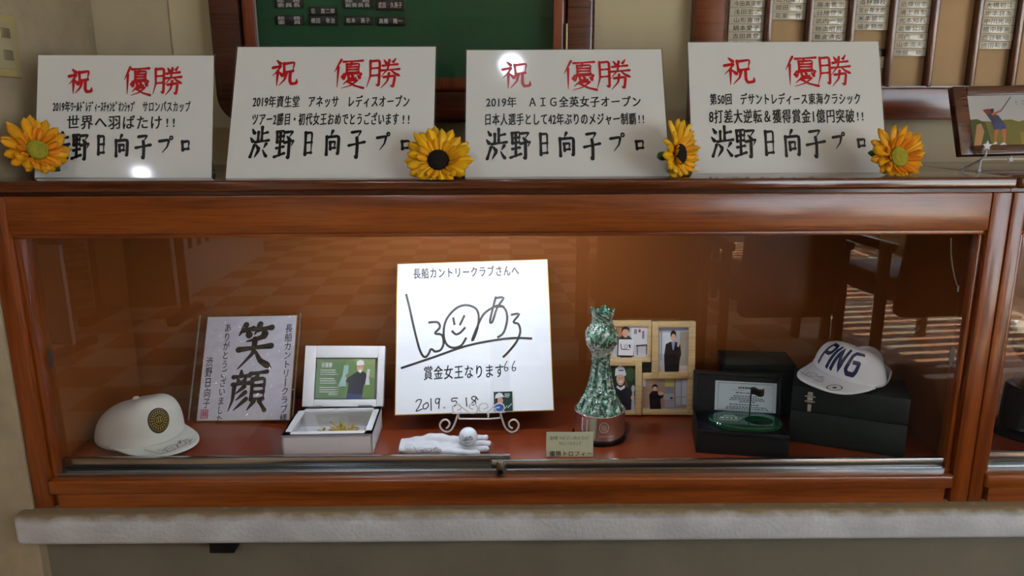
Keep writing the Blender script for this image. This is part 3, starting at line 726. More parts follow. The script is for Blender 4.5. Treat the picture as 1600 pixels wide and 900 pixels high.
sh = [('b4b6b8', R_(0, 0, 1, 1)), ('6c6a34', [(0, 1)]+hills(3, .52, .06)+[(1, 1)]), ('3c4a2a', [(0, 1), (0, .48), (.08, .47), (.16, .55), (.2, 1)]), ('8c7a38', [(.5, 1), (.5, .75), (.7, .7), (1, .72), (1, 1)]),
      ('a8845a', [g(1522, 228), g(1526, 195), g(1533, 193), g(1538, 205), g(1533, 228)]),
      ('7a3a2c', [g(1535, 172), g(1544, 170), g(1551, 172), g(1549, 178), g(1543, 181)]), ('23262e', [g(1547, 170), g(1553, 170), g(1552, 176), g(1548, 177)]),
      ('2c3050', [g(1541, 179), g(1550, 176), g(1560, 181), g(1570, 194), g(1572, 200), g(1553, 203), g(1549, 190)]),
      ('2a3a78', [g(1552, 192), g(1568, 192), g(1572, 200), g(1573, 201), g(1555, 204)]),
      ('b06a4a', [g(1548, 178), g(1563, 172), g(1565, 174), g(1551, 181)]), ('b06a4a', [g(1554, 203), g(1560, 202), g(1556, 222), g(1553, 222)]), ('b06a4a', [g(1565, 202), g(1572, 201), g(1571, 222), g(1568, 222)]),
      ('e4e4e2', [g(1550, 226), g(1556, 221), g(1558, 225)]), ('e4e4e2', [g(1561, 227), g(1568, 222), g(1573, 226)]), ('4a4a4c', [g(1563, 173), g(1578, 151), g(1579, 152), g(1564, 174)])]
picture(b, i0, j0, i1, j1, sh, 0, reg); b.build('photograph', inks(reg, .12), t, smooth=0)
b = MB()
for s in (((1585, 160), (1589, 160)), ((1587, 157), (1587, 163), (1590, 164)), ((1594, 158), (1599, 158), (1595, 162), (1600, 163))): pen(b, [f.px(*p) for p in s], .0008, flat(.0012))
b.build('handwriting', mat('grey_ink', '#6a6a70', .5), t, smooth=0)
b = MB(); b.box(i0, i1, .001, .009, j0, j1); b.build('backing', mat('brown_backing', '#4a3a2c', .8), t)
# star easel
q = atz(1529, 270, CT); ez = thing('star_easel', 'white wire picture easel with stars, under the golfer photograph', 'easel', (q.x, q.y, CT))
e = Fr((q.x, q.y, CT), RZXY(.05))
def wl(pts): return [Vector((x, y, z)) for x, y, z in pts]
fw = Fr((0, q.y, 0))
ez.rotation_euler = (0, 0, .05)
Rm = RZXY(.05).transposed()
def loc_(v): return Rm @ (Vector(v)-Vector((q.x, q.y, CT)))
sy = q.y-.012
b = MB(); M_wire = mat('white_wire', '#dedfdc', .3)
pA = at(1533, 249, q.y); pS = at(1541, 230, sy); dx = .2
dirx = Vector((math.cos(.05), math.sin(.05), 0))
for k in (0, dx):
    o = dirx*k
    b.tube([loc_(Vector((q.x, q.y, CT+.004))+o), loc_(pA+o)], .0022, 8); b.tube([loc_(pA+o), loc_(at(1540, 243, sy)+o), loc_(at(1541, 236, sy)+o), loc_(pS+o)], .002, 8)
    b.tube([loc_(pA+o), loc_(Vector((q.x-.002, q.y+.055, CT+.004))+o)], .0022, 8)
b.tube([loc_(pA), loc_(pA+dirx*dx)], .0018, 8)
b.build('wire', M_wire, ez)
b = MB()
for k in (0, dx):
    o = dirx*k; b.ball(loc_(Vector((q.x, q.y, CT+.0045))+o), .0045, 12, 8); b.ball(loc_(Vector((q.x-.002, q.y+.055, CT+.0045))+o), .0045, 12, 8)
b.build('feet', M_wire, ez)
def star(mb, c, r, dy=.004):
    mb.prism([(c.x+(r if k % 2 == 0 else r*.48)*math.sin(k*math.pi/5), c.z+(r if k % 2 == 0 else r*.48)*math.cos(k*math.pi/5)) for k in range(10)], c.y-dy, c.y, bev=.001)
for k, pc, rr in ((0, at(1541, 228, sy-.003), .0115), (0, at(1578, 249, q.y-.012), .008), (dx, at(1541, 228, sy-.003), .0115)):
    b = MB(); star(b, loc_(pc+dirx*k), rr); b.build('star', M_wire, ez)

# ================================================================ inside the case
CF = .4962
# ---- signed card in a plastic sleeve
loc = (-.672, 1.744, CF+.0068); R = RZXY(-.0843, -.4938, -.0368); f = Fr(loc, R)
t = thing('calligraphy_card', 'square calligraphy card in a crinkled clear sleeve, beside the white golf cap', 'calligraphy card', loc, R)
x0, z0 = f.px(309, 662); x1, z1 = f.px(467, 499.5); W_ = .242; xa = f.px(315, 580)[0]; xb = xa+.2425; H_ = .272
M_gold = mat('gold_edge', '#b98d3c', .4, .6)
b = MB(); b.box(xa, xb, .0005, .0035, 0, H_); b.build('gilt_edge', M_gold, t, smooth=0)
b = MB(); b.box(xa+.0015, xb-.0015, 0, .0006, .0015, H_-.0015); b.build('card', mat('card_lilac_white', '#d2d2dc', .6), t, smooth=0)
b = MB()
def V_(s, cxs, y0, y1, w, bold=0):
    n = len(s)
    for i, ch in enumerate(s):
        a = y0+(y1-y0)*i/n; e = y0+(y1-y0)*(i+1)/n; xc = cxs[0]+(cxs[1]-cxs[0])*(i+.5)/n
        if ch == 'ー': 
            pen(b, [f.px(xc+.5, a+1.5), f.px(xc-.3, e-1)], .0022, flat(.0008)); continue
        if ch == '　': continue
        p = f.px(xc-w/2, e, .0008); q = f.px(xc+w/2, a, .0008); put_glyph(b, ch, p[0], p[1], q[0]-p[0], q[1]-p[1], flat(.0008), bold=bold, rise=.05)
V_('長船カントリークラブ様', (452, 442), 506, 660, 13, .008)
V_('ありがとうございました', (357, 342), 505, 662, 12, .008)
V_('渋野日向子', (328, 322), 557, 638, 13, .008)
brush_px(b, f, '笑', 365, 430, 506, 577, wt=13, d=.0008); brush_px(b, f, '顔', 357, 418, 578, 643, wt=11, d=.0008)
b.build('brush_lettering', M_black, t, smooth=0)
b = MB(); p = f.px(313, 654); q = f.px(326, 640); 
for (u0, v0, u1, v1) in ((0, 0, 1, .12), (0, .88, 1, 1), (0, 0, .12, 1), (.88, 0, 1, 1), (.2, .2, .45, .8), (.55, .2, .8, .45), (.55, .55, .8, .8), (.3, .45, .7, .55)):
    X = lambda u: p[0]+(q[0]-p[0])*u; Z = lambda v: p[1]+(q[1]-p[1])*v
    b.face([(X(u0), -.0008, Z(v0)), (X(u1), -.0008, Z(v0)), (X(u1), -.0008, Z(v1)), (X(u0), -.0008, Z(v1))])
b.build('seal', mat('seal_pink', '#c8566a', .6), t, smooth=0)
b = MB(); rr = random.Random(5)
nn = [[rr.uniform(-1, 1) for _ in range(24)] for _ in range(24)]
def sl(u, v):
    x = xa-.02+(xb+.008-xa+.02)*u; z = -.0004+(H_+.006)*v
    i = u*22; j = v*22; a = nn[int(i)][int(j)]
    cr = .0022*a+.0011*math.sin(u*31+v*17)+.0008*math.sin(v*43-u*23)
    return (x, -.0035+cr, max(z, .0003))
b.grid(sl, 60, 60); s_ = b.build('sleeve', glass_sheet('clear_film', (.97, .97, .98), 1.45, 1.6), t, smooth=50)
b = MB()
for (x_0, x_1) in ((xa-.021, xa-.0195), (xb+.008, xb+.0095)): b.box(x_0, x_1, -.004, .003, .001, H_+.005)
b.build('sleeve_seam', mat('cloudy_film', '#a7a596', .2, trans=.5), t)

# ---- golf caps
def cap_surface(a, bb_, Hf, Hb, tilt=0):
    """a: half length, bb_: half width; returns point for angle th and t 0..1 (base to crown)"""
    def S(th, t):
        cx_, sx_ = math.cos(th), math.sin(th)
        fr = max(0, cx_); bk = max(0, -cx_)
        e = t*math.pi/2
        rho = math.cos(e)**(.52-.14*fr)
        lean_in = 1-.12*t*(1-fr)
        x = a*cx_*rho*lean_in+.014*fr*math.sin(e*1.6)*rho; y = bb_*sx_*rho*lean_in
        Hh = Hb+(Hf-Hb)*(.5+.5*max(-1, min(1, (x/a+.15)*1.15)))
        z = Hh*math.sin(e)**(.92-.1*fr)
        z += .0025*math.sin(th*5+t*4)*math.sin(e*2)*(bk*.8+.15)
        return Vector((x, y, z))
    return S
def brim_fn(a, bb_, L, droop, curve, half=1.22):
    def B(u, v):       # u -1..1 across, v 0..1 outwards
        th = u*half; p = Vector((a*math.cos(th)*.985, bb_*math.sin(th)*.985, .006))
        ext = L*(1-abs(u)**2.6)**.6
        x = p.x+ext*v; y = p.y*(1+.04*v*(1-u*u))
        z = p.z-droop*ext*v-curve*(y/bb_)**2*v*.5
        return Vector((x, y, z))
    return B
def cap(label, loc, R, Hf, Hb, L, droop, curve, mt, button=True, opening=False, half=1.22, a=.098, bb_=.083):
    t = thing('golf_hat', label, 'cap', loc, R)
    S = cap_surface(a, bb_, Hf, Hb); b = MB()
    def fn(u, v):
        th = u*2*math.pi
        p = S(th, v)
        if opening:      # soft crown ends short of the strap, arched gap at the back
            p.x = p.x if p.x > 0 else p.x*(1-.26*min(1, v/.2))
            d = abs((th-math.pi+math.pi) % (2*math.pi)-math.pi); d = abs(th-math.pi)
            if d < .62:
                lift = .052*math.sqrt(max(0, 1-(d/.62)**2)); p.z = max(p.z, lift*(1-v)+p.z*v) if v < .6 else p.z
        return p
    b.grid(fn, 72, 22, wrap=True)
    b.build('crown', mt, t, smooth=60, solid=.002)
    Bf = brim_fn(a, bb_, L, droop, curve, half); b = MB()
    b.grid(lambda u, v: Bf(u*2-1, v), 40, 8); b.build('brim', mt, t, smooth=60, solid=.0028)
    b = MB()
    for o in (0,):
        b.tube([S(th, .0)+Vector((math.cos(th)*.0015, math.sin(th)*.0015, .006)) for th in [(-half+2*half*k/24) for k in range(25)]], .0016, 6)
    b.build('sweatband_piping', mt, t)
    if button:
        b = MB(); p = S(0, 1); b.ball((p.x, p.y, p.z+.002), .0085, 14, 8, sc=(1, 1, .6)); b.build('button', mt, t)
    return t, S, Bf
M_cap = mat('white_cotton', '#d9dcd2', .8, noise=.03, nscale=25, bump=.25, bscale=900)
M_cap2 = mat('white_cotton_bright', '#e2e3e4', .8, bump=.2, bscale=900)
t, S1, B1 = cap('white golf cap with a round black and gold emblem and a signed brim', (-.892, 1.668, CF+.008), RZXY(math.radians(-36), 0, 0), .112, .055, .082, 0, .006, M_cap, a=.11, bb_=.094)
# emblem
def on_cap(S, th0, t0, kth, kt, lift=.0012):
    def fn(u, v):
        th = th0+u*kth; tt = t0+v*kt; p = S(th, tt); q1 = S(th+.01, tt)-p; q2 = S(th, tt+.01)-p; n = q1.cross(q2).normalized(); return p+n*lift
    return fn
def dsk(b, fn, r0, r1, n=32, mi=0):
    for k in range(n):
        a0, a1 = 2*math.pi*k/n, 2*math.pi*(k+1)/n
        f4 = [(r1*math.cos(a0), r1*math.sin(a0)), (r1*math.cos(a1), r1*math.sin(a1)), (r0*math.cos(a1), r0*math.sin(a1)), (r0*math.cos(a0), r0*math.sin(a0))]
        b.face([fn(*p) for p in (f4 if r0 > 0 else f4[:3])], mi)
M_embg = mat('embroidery_gold', '#a08a2c', .5); M_embk = mat('embroidery_black', '#17181a', .7)
b = MB(); kth, kt = .027/.1, .21
e0 = on_cap(S1, -.1, .36, kth, kt, .0014); e1 = on_cap(S1, -.1, .36, kth, kt, .0022)
dsk(b, e0, 0, .17)
for k in range(5): dsk(b, e0, .17+k*.166, .336+k*.166)
b.build('emblem', M_embk, t, smooth=60)
b = MB(); dsk(b, e1, .82, .86); dsk(b, e1, .44, .49)
for k in range(20):
    a = k*2*math.pi/20; c = (.65*math.cos(a), .65*math.sin(a)); w = .045; h = .09
    ca, sa = math.cos(a), math.sin(a)
    b.face([e1(c[0]+ca*i*h-sa*j*w, c[1]+sa*i*h+ca*j*w) for i, j in ((-1, -1), (1, -1), (1, 1), (-1, 1))])
for px_ in (-.2, 0, .2):
    pen(b, [(px_+.09*math.cos(k*.524), (.22 if px_ else .3)*math.sin(k*.524)) for k in range(13)], .05, e1, sm=1)
b.build('emblem_gold', M_embg, t, smooth=60)
def brimmap(B, u0, u1, v0, v1, lift=.0022):
    def fn(u, v):
        p = B(u0+(u1-u0)*u, v0+(v1-v0)*v); p.z += lift; return p
    return fn
b = MB(); signature(b, brimmap(B1, -.5, .42, .92, .3), .014, sm=2)
b.build('signature', M_black, t, smooth=0)

# ---- white keepsake box with a photo in its open lid
bx = (at(437.5, 680, 1.556).x+at(580, 679.5, 1.556).x)/2
t = thing('keepsake_box', 'white keepsake box, open lid holding a golfer photo, window in its base', 'box', (bx, 1.635, CF), RZXY(.03))
bw = .1025; bh = .0515; y0, y1 = -.078, .082
b = MB(); th = .02; b.box(-bw, bw, y0, y1, 0, .004)
for q in ((-bw, bw, y0, y0+.004), (-bw, bw, y1-.004, y1), (-bw, -bw+.004, y0, y1), (bw-.004, bw, y0, y1)): b.box(q[0], q[1], q[2], q[3], 0, bh)
for q in ((-bw, bw, y0, y0+.02), (-bw, bw, y1-.014, y1), (-bw, -bw+.018, y0, y1), (bw-.018, bw, y0, y1)): b.box(q[0], q[1], q[2], q[3], bh-.006, bh)
b.build('base', M_white, t)
b = MB(); b.box(-bw+.016, bw-.016, y0+.018, y1-.012, bh-.005, bh-.003); b.build('window', M_glass, t, smooth=0)
b = MB(); rr = random.Random(9)
for k in range(110):
    cx_, cy_ = max(-.06, min(.07, rr.gauss(.012, .026))), max(-.04, min(.05, rr.gauss(.005, .014))); a = rr.uniform(0, 6.28)
    M = Matrix.Translation((cx_, cy_, .006+rr.random()*.026*math.exp(-((cx_-.012)/.03)**2))) @ Matrix.Rotation(a, 4, 'Z') @ Matrix.Rotation(rr.uniform(-.5, .5), 4, 'X'); petal(b, M, .026, .009, .2, .3)
for v in b.bm.verts: v.co.z = max(v.co.z, .0055)
tag(b.build('gold_shavings', mat('gold_shreds', '#c9a53a', .4), t, smooth=60, solid=.0004), label='crumpled golden shreds', kind='stuff')
lid = Fr((-.4114+.0, 1.7235, .5405+.007), RZXY(.0643, -.46, .0292)); t_ = t
t2R = RZXY(.03).transposed() @ lid.R; t2l = RZXY(.03).transposed() @ (lid.loc-Vector((bx, 1.635, CF)))
lw = .1; lh = .153
b = MB()
lf = lambda x0, x1, y0, y1, z0, z1, bev=.001: b.box(x0, x1, y0, y1, z0, z1, bev=bev)
ix0, iz0 = lid.px(493, 622); ix1, iz1 = lid.px(587, 562)
ix0, iz0 = lid.px(490, 624); ix1, iz1 = lid.px(590.5, 559)
lf(-lw, ix0, 0, .006, 0, lh); lf(ix1, lw, 0, .006, 0, lh); lf(ix0, ix1, 0, .006, 0, iz0); lf(ix0, ix1, 0, .006, iz1, lh)
lf(-lw, lw, .006, .034, 0, .004); lf(-lw, lw, .006, .034, lh-.004, lh); lf(-lw, -lw+.004, .006, .034, 0, lh); lf(lw-.004, lw, .006, .034, 0, lh); lf(-lw, lw, .03, .034, 0, lh)
l_ = b.build('lid', M_white, t); l_.matrix_local = Matrix.Translation(t2l) @ t2R.to_4x4()
pic = MB(); reg = []
px0, pz0 = lid.px(492, 622.5, -.004); px1, pz1 = lid.px(586.5, 561, -.004)
sh = [('5c7a3c', R_(0, 0, 1, 1)), ('4a6e32', R_(0, 0, .5, 1)), ('7e9458', [(.62, 0), (1, 0), (1, .5), (.8, .4)]),
      ('1c1e24', [(.60, .42), (.70, .32), (.80, .32), (.9, .42), (.88, .66), (.82, .64), (.8, .9), (.54, .88), (.56, .62), (.5, .56), (.52, .5)]), ('2c3a6e', [(.54, .88), (.8, .9), (.79, 1), (.52, 1)]),
      ('d8a488', ell(.745, .22, .055, .11)), ('e8e8ea', [(.68, .16), (.69, .06), (.74, .02), (.80, .05), (.815, .15)]), ('3a2a24', ell(.725, .2, .01, .012, 8)), ('3a2a24', ell(.77, .2, .01, .012, 8)), ('f6f2f0', [(.725, .27), (.775, .27), (.75, .3)]), ('d8a488', ell(.5, .5, .025, .05)), ('d8a488', ell(.885, .4, .03, .07)), ('f2f2f2', [(.7, .3), (.79, .3), (.75, .36)]),
      ('8fb4a8', [(.47, .16), (.55, .16), (.545, .36), (.50, .42), (.52, .7), (.38, .7), (.45, .42), (.455, .34)]), ('c8ccd0', [(.87, .26), (.92, .26), (.9, .42), (.92, .66), (.84, .66), (.86, .42)])]
picture(pic, px0, pz0, px1, pz1, sh, -.004, reg)
ps = pic.build('photograph', inks(reg), l_, smooth=0)
b = MB(); X = lambda u: px0+(px1-px0)*u; Z = lambda v: pz1-(pz1-pz0)*v
text_rect(b, '初優勝', X(.08), Z(.22), X(.27), Z(.09), flat(-.0025), bold=.02)
for i in range(11):
    if i in (3, 7): continue
    b.face([(X(.07), .0025, Z(.28+i*.055)), (X(.07+random.uniform(.22, .36)), .0025, Z(.28+i*.055)), (X(.07+.25), .0025, Z(.295+i*.055)), (X(.07), .0025, Z(.295+i*.055))])
text_rect(b, '渋野日向子', X(.22), Z(.93), X(.38), Z(.86), flat(-.0025))
b.build('caption', mat('print_white', '#f0f2ee', .4), l_, smooth=0)
for x in (-.062, .062):
    b = MB(); b.tube([(x-.017, y1+.001, bh+.002), (x+.017, y1+.001, bh+.002)], .0026, 8); b.build('hinge', mat('dull_metal', '#8c8c8a', .35, 1), t)

# ---- big signed square card on its scrolled wire easel
SL = (-.0814, 1.685, .5445); SRm = RZXY(-.0233, -.5129, -.0327); f = Fr(SL, SRm); SW = .391
t = thing('signed_card', 'large square white card with a smiling-face autograph and a gold edge', 'autograph card', SL, SRm)
b = MB(); b.box(-SW/2, SW/2, .0006, .004, 0, SW); b.build('gilt_edge', M_gold, t, smooth=0)
b = MB(); b.box(-SW/2+.002, SW/2-.002, 0, .001, .002, SW-.002); b.build('card', mat('autograph_white', '#f1f4f6', .55), t, smooth=0)
C4 = lambda x, y: f.px(600+x/2.57, 390+y/2.57, .0006)
b = MB()
a0 = C4(72, 478); a1 = C4(602, 478); top = C4(72, 183)
def sfn(u, v): return (a0[0]+(a1[0]-a0[0])*u, -.0006, a0[1]+(top[1]-a0[1])*v)
signature(b, sfn, .017)
text_px(b, f, '長船カントリークラブさんへ', 645, 811, 414, 436, bold=.022, shear=-.05)
text_px(b, f, '賞金女王なります', 661, 788, 568, 594, bold=.022, rise=.05)
for x in (484, 515):
    pen(b, [C4(x+10, 448), C4(x, 470), C4(x+2, 486), C4(x+12, 484), C4(x+13, 474), C4(x+2, 474)], .0022, flat(.0006))
C7 = lambda x, y: f.px(610+x/7.27, 610+y/7.27, .0006)
for s in ([(290, 130), (310, 108), (345, 105), (350, 125), (320, 190), (290, 238), (360, 212)], [(415, 140), (375, 165), (375, 205), (400, 210), (430, 180), (425, 145), (410, 138)], [(460, 95), (463, 225)],
          [(555, 98), (520, 95), (512, 135), (535, 150), (558, 110), (557, 92), (550, 205)], [(611, 194), (614, 199)], [(760, 88), (702, 92), (700, 125), (740, 120), (755, 150), (730, 175), (705, 185)], [(780, 155), (783, 160)],
          [(860, 85), (868, 180)], [(995, 105), (960, 68), (925, 80), (930, 105), (965, 120), (965, 155), (935, 165), (925, 145), (960, 115), (975, 78)]):
    pen(b, [C7(*p) for p in s], .0026, flat(.0006))
b.build('handwriting', M_black, t, smooth=0)
# easel
EY = 1.674
q = atz(748, 676, CF); t = thing('scroll_easel', 'white scrolled wire easel holding the large signed card', 'easel', (q.x, EY, CF+.002))
f2 = Fr((q.x, EY, CF))
def C7e(x, y): return f2.p3(610+x/7.27, 610+y/7.27)
def curve(pts, n=5):
    P = [Vector(p) for p in pts]; o = []
    for i in range(len(P)-1):
        a = P[max(i-1, 0)]; b_ = P[i]; c = P[i+1]; d = P[min(i+2, len(P)-1)]
        for j in range(n):
            t_ = j/n; o.append(.5*((2*b_)+(c-a)*t_+(2*a-5*b_+4*c-d)*t_*t_+(3*b_-a-3*c+d)*t_**3))
    return o+[P[-1]]
M_w2 = mat('easel_white', '#dcdad4', .35)
for s in ([(770, 268), (730, 390), (690, 458), (640, 480), (585, 455), (562, 400), (590, 352), (640, 342), (672, 380), (658, 420), (632, 438)],
          [(1250, 262), (1290, 400), (1330, 460), (1380, 482), (1438, 458), (1458, 400), (1430, 352), (1388, 342), (1348, 372), (1355, 420), (1388, 438)]):
    b = MB(); b.tube(curve([C7e(*p) for p in s]), .0024, 8); b.build('leg', M_w2, t)
Fy = -.016
def C7f(x, y):
    g_ = Fr((q.x, EY, CF)); return g_.p3(610+x/7.27, 610+y/7.27, -Fy)
b = MB()
for s in ([(760, 235), (800, 215), (790, 170), (740, 165), (705, 205), (720, 255), (765, 272), (800, 250)], [(770, 165), (850, 225), (920, 268), (980, 255), (990, 200), (955, 165), (905, 170), (900, 205), (945, 225)],
          [(1055, 222), (1105, 200), (1090, 160), (1040, 158), (1008, 195), (1020, 250), (1070, 262), (1130, 235), (1180, 185), (1230, 155), (1280, 170), (1292, 215), (1260, 258), (1210, 250), (1185, 215), (1240, 200)]):
    b.tube(curve([C7f(*p) for p in s], 4), .0018, 6)
b.build('front_scroll', M_w2, t)
b = MB(); b.tube([C7f(705, 268), C7f(1305, 254)], .0022, 8); a_, c_ = C7f(770, 266), C7f(1250, 258)
for p in (a_, c_): b.tube([p, (p.x, .004, p.z-.022)], .0022, 8)
b.build('card_rest', M_w2, t)
b = MB(); p = C7e(1110, 292); b.tube([(p.x, .012, .035), (p.x, .18, .002)], .0022, 8); b.tube([(a_.x, .006, a_.z-.024), (p.x, .012, .03), (c_.x, .006, c_.z-.024)], .0022, 8); b.ball((p.x, .006, p.z), .0035, 10, 8)
b.build('rear_leg', M_w2, t)
# small golfer card
Nn = SRm @ Vector((0, -1, 0)); l0 = Vector(SL)+Nn*.006
f = Fr(l0, SRm); p0 = f.px(771.5, 644); p1 = f.px(801, 611)
o = l0+SRm @ Vector(((p0[0]+p1[0])/2, 0, p0[1]))
t = thing('golfer_photo_card', 'small dark green golfer photo card leaning on the large signed card', 'photo card', o, SRm)
w = (p1[0]-p0[0])/2; h = p1[1]-p0[1]
b = MB(); b.box(-w, w, 0, .0008, 0, h); b.build('card', mat('print_white2', '#c9d6c4', .4), t, smooth=0)
b = MB(); reg = []
picture(b, -w+.001, .001, w-.001, h-.001, [('28403a', R_(0, 0, 1, 1)), ('d09a84', [(.2, .3), (.46, .3), (.5, .48), (.4, .62), (.2, .55)]), ('dfe3e6', [(.06, .34), (.1, .14), (.28, .04), (.44, .08), (.5, .2), (.62, .24), (.4, .28)]), ('3a2a22', [(.08, .34), (.2, .3), (.2, .52), (.12, .56)]),
        ('3a62b0', [(0, .62), (.2, .55), (.4, .66), (.5, .86), (.46, 1), (0, 1)]), ('c4cfcc', R_(.58, .1, .86, .14)), ('c4cfcc', R_(.6, .18, .86, .22)), ('c4cfcc', R_(.6, .26, .8, .29)), ('c4cfcc', [(.56, .84), (.7, .7), (.73, .72), (.58, .88)]), ('c4cfcc', [(.72, .8), (.95, .6), (.97, .63), (.75, .84)])], .0004, reg)
b.build('photograph', inks(reg), t, smooth=0)

# ---- golf glove with a ball on it
ga = atz(628, 706, CF)
t = thing('golf_glove', 'white golf glove lying palm up in front of the signed card', 'glove', (ga.x, 1.585, CF))
b = MB()
def blob(pts, rads, sc=1): b.tube(curve(pts, 3), [rads[0]+(rads[-1]-rads[0])*0+0 for _ in ()] or [rads[min(len(rads)-1, int(i/ (3*(len(pts)-1)+1)*len(rads)))] for i in range(3*(len(pts)-1)+1)], 12)
def limb(p, r, n=4):
    P = curve(p, n); m = len(P); k = len(r)-1
    rr_ = []
    for i in range(m):
        u = i/(m-1)*k; j = min(k-1, int(u)); rr_.append(r[j]+(r[j+1]-r[j])*(u-j))
    b.tube(P, rr_, 14); b.ball(P[0], rr_[0], 14, 10); b.ball(P[-1], rr_[-1], 14, 10)
limb([(.006, -.02, .0115), (.05, -.026, .0125), (.11, -.022, .0125)], [.0105, .0125, .012])
limb([(.006, .012, .0115), (.05, .016, .0135), (.11, .014, .0125)], [.0105, .0135, .012])
limb([(.006, -.004, .0115), (.06, -.004, .013), (.11, -.004, .0125)], [.0105, .013, .012])
limb([(.02, .002, .015), (.058, .006, .023), (.085, .004, .0245), (.112, .0, .021), (.13, -.002, .0185)], [.006, .0125, .0135, .0125, .008])      # thumb folded over the palm
limb([(.10, .022, .0115), (.15, .03, .0105), (.192, .034, .0135)], [.0115, .0098, .0075])
limb([(.10, .004, .0105), (.15, .006, .0092), (.2, .006, .0115)], [.0105, .0092, .0075])
limb([(.10, -.014, .0105), (.15, -.018, .009), (.196, -.018, .009)], [.0105, .009, .007])
limb([(.095, -.03, .0105), (.14, -.036, .009), (.176, -.038, .0085)], [.0105, .0088, .007])
tmp = b.build('glove_tmp', M_card)
md = tmp.modifiers.new('r', 'REMESH'); md.mode = 'VOXEL'; md.voxel_size = .0022
md = tmp.modifiers.new('s', 'SMOOTH'); md.factor = .5; md.iterations = 4
bpy.context.view_layer.update(); dg = bpy.context.evaluated_depsgraph_get()
me = bpy.data.meshes.new_from_object(tmp.evaluated_get(dg)); bpy.data.objects.remove(tmp)
for v in me.vertices:
    if v.co.z < 0.0008: v.co.z = .0008
    v.co.z += .0009*math.sin(v.co.x*210+v.co.y*90)*min(1, max(0, v.co.z)/.02)
me.materials.clear(); me.materials.append(mat('white_leather', '#dadce0', .55, noise=.05, nscale=60, bump=.4, bscale=400)); me.shade_smooth()
gl_ = bpy.data.objects.new('hand', me); COL.objects.link(gl_); gl_.parent = t
b = MB(); ring = lambda x, k: [(x, -.004+.0262*k*math.cos(i*.2618), .0125+.0105*k*math.sin(i*.2618)) for i in range(24)]
R0 = [[b.bm.verts.new(p_) for p_ in ring(x, k)] for x, k in ((.012, 1.04), (-.002, 1.12), (-.0035, 1.08), (-.001, .98), (.012, .85))]
for j in range(4):
    for i in range(24): b.bm.faces.new([R0[j][i], R0[j][(i+1) % 24], R0[j+1][(i+1) % 24], R0[j+1][i]])
bmesh.ops.recalc_face_normals(b.bm, faces=list(b.bm.faces)); b.build('cuff', mat('cuff_white', '#d4d6da', .6), t)
b = MB(); b.face(ring(-.0002, .97)); b.build('cuff_opening', mat('cuff_inside', '#4a4c50', .8), t)
b = MB(); g2 = lambda u, v: Vector((.05+.055*u, -.0405+.012*v*0, .016+.016*v))
gv = []
signature(b, lambda u, v: (.03+.07*u, -.0392-.0012*math.sin(u*3), .006+.02*v), .012, sm=2); b.build('signature', M_black, t, smooth=0)
p = at(731.5, 682, 1.57)
bz = p.z
t = thing('golf_ball', 'signed white golf ball resting on the glove fingers', 'golf ball', (p.x, 1.57, bz-.0214))
b = MB(); q = bmesh.ops.create_icosphere(b.bm, subdivisions=5, radius=.0213)
for v in q['verts']: v.co.z += .0214
pts = []
n = 220
for i in range(n):
    y = 1-2*(i+.5)/n; r = math.sqrt(1-y*y); a = i*2.399963; pts.append(Vector((r*math.cos(a), r*math.sin(a), y)))
from mathutils import kdtree
kd = kdtree.KDTree(n)
for i, q_ in enumerate(pts): kd.insert(q_, i)
kd.balance()
for v in b.bm.verts:
    d = (v.co-Vector((0, 0, .0214))).normalized(); dist = kd.find(d)[2]
    if dist < .095: v.co -= d*.00035*(1-(dist/.095)**2)
for f_ in b.bm.faces: f_.smooth = True
b.build('ball', mat('ball_white', '#e6edf2', .25), t, smooth=60)
b = MB()
def onball(u, v):
    x = (u-.5)*.026; z = (v-.5)*.013+.004; r = .02145; y = -math.sqrt(max(0, r*r-x*x-z*z)); return (x, y, z+.0214)
signature(b, onball, .035, sm=2)
pen(b, [(.25, -.25), (.3, -.5), (.35, -.2), (.42, -.5), (.5, -.2), (.55, -.45), (.62, -.25), (.7, -.4)], .03, lambda u, v: onball(u, v)); b.build('signature', M_black, t, smooth=0)

# ---- small cream caption card
loc = (.1404, 1.5418, CF+.0004); R = RZXY(0, -.0856, .0066); f = Fr(loc, R); t = thing('caption_card', 'small cream caption card standing before the green trophy', 'caption card', loc, R)
b = MB(); b.box(-.0532, .0532, 0, .0008, 0, .0583); b.face([(-.0532, .0008, .0583), (.0532, .0008, .0583), (.0532, .03, .0034), (-.0532, .03, .0034)]); b.build('card', mat('cream_card', '#d2d6b4', .6), t, smooth=0)
b = MB(); text_px(b, f, '2019年 ﾜｰﾙﾄﾞﾚﾃﾞｨｰｽﾁｬﾝﾋﾟｵﾝｼｯﾌﾟ', 859, 922, 681, 688, d=.0005, bold=.004); text_px(b, f, 'サロンパスカップ', 873, 908, 690, 696, d=.0005, bold=.004); text_px(b, f, '優勝トロフィー', 858, 926, 704.5, 713, d=.0005, bold=.02)
b.build('lettering', M_black, t, smooth=0)

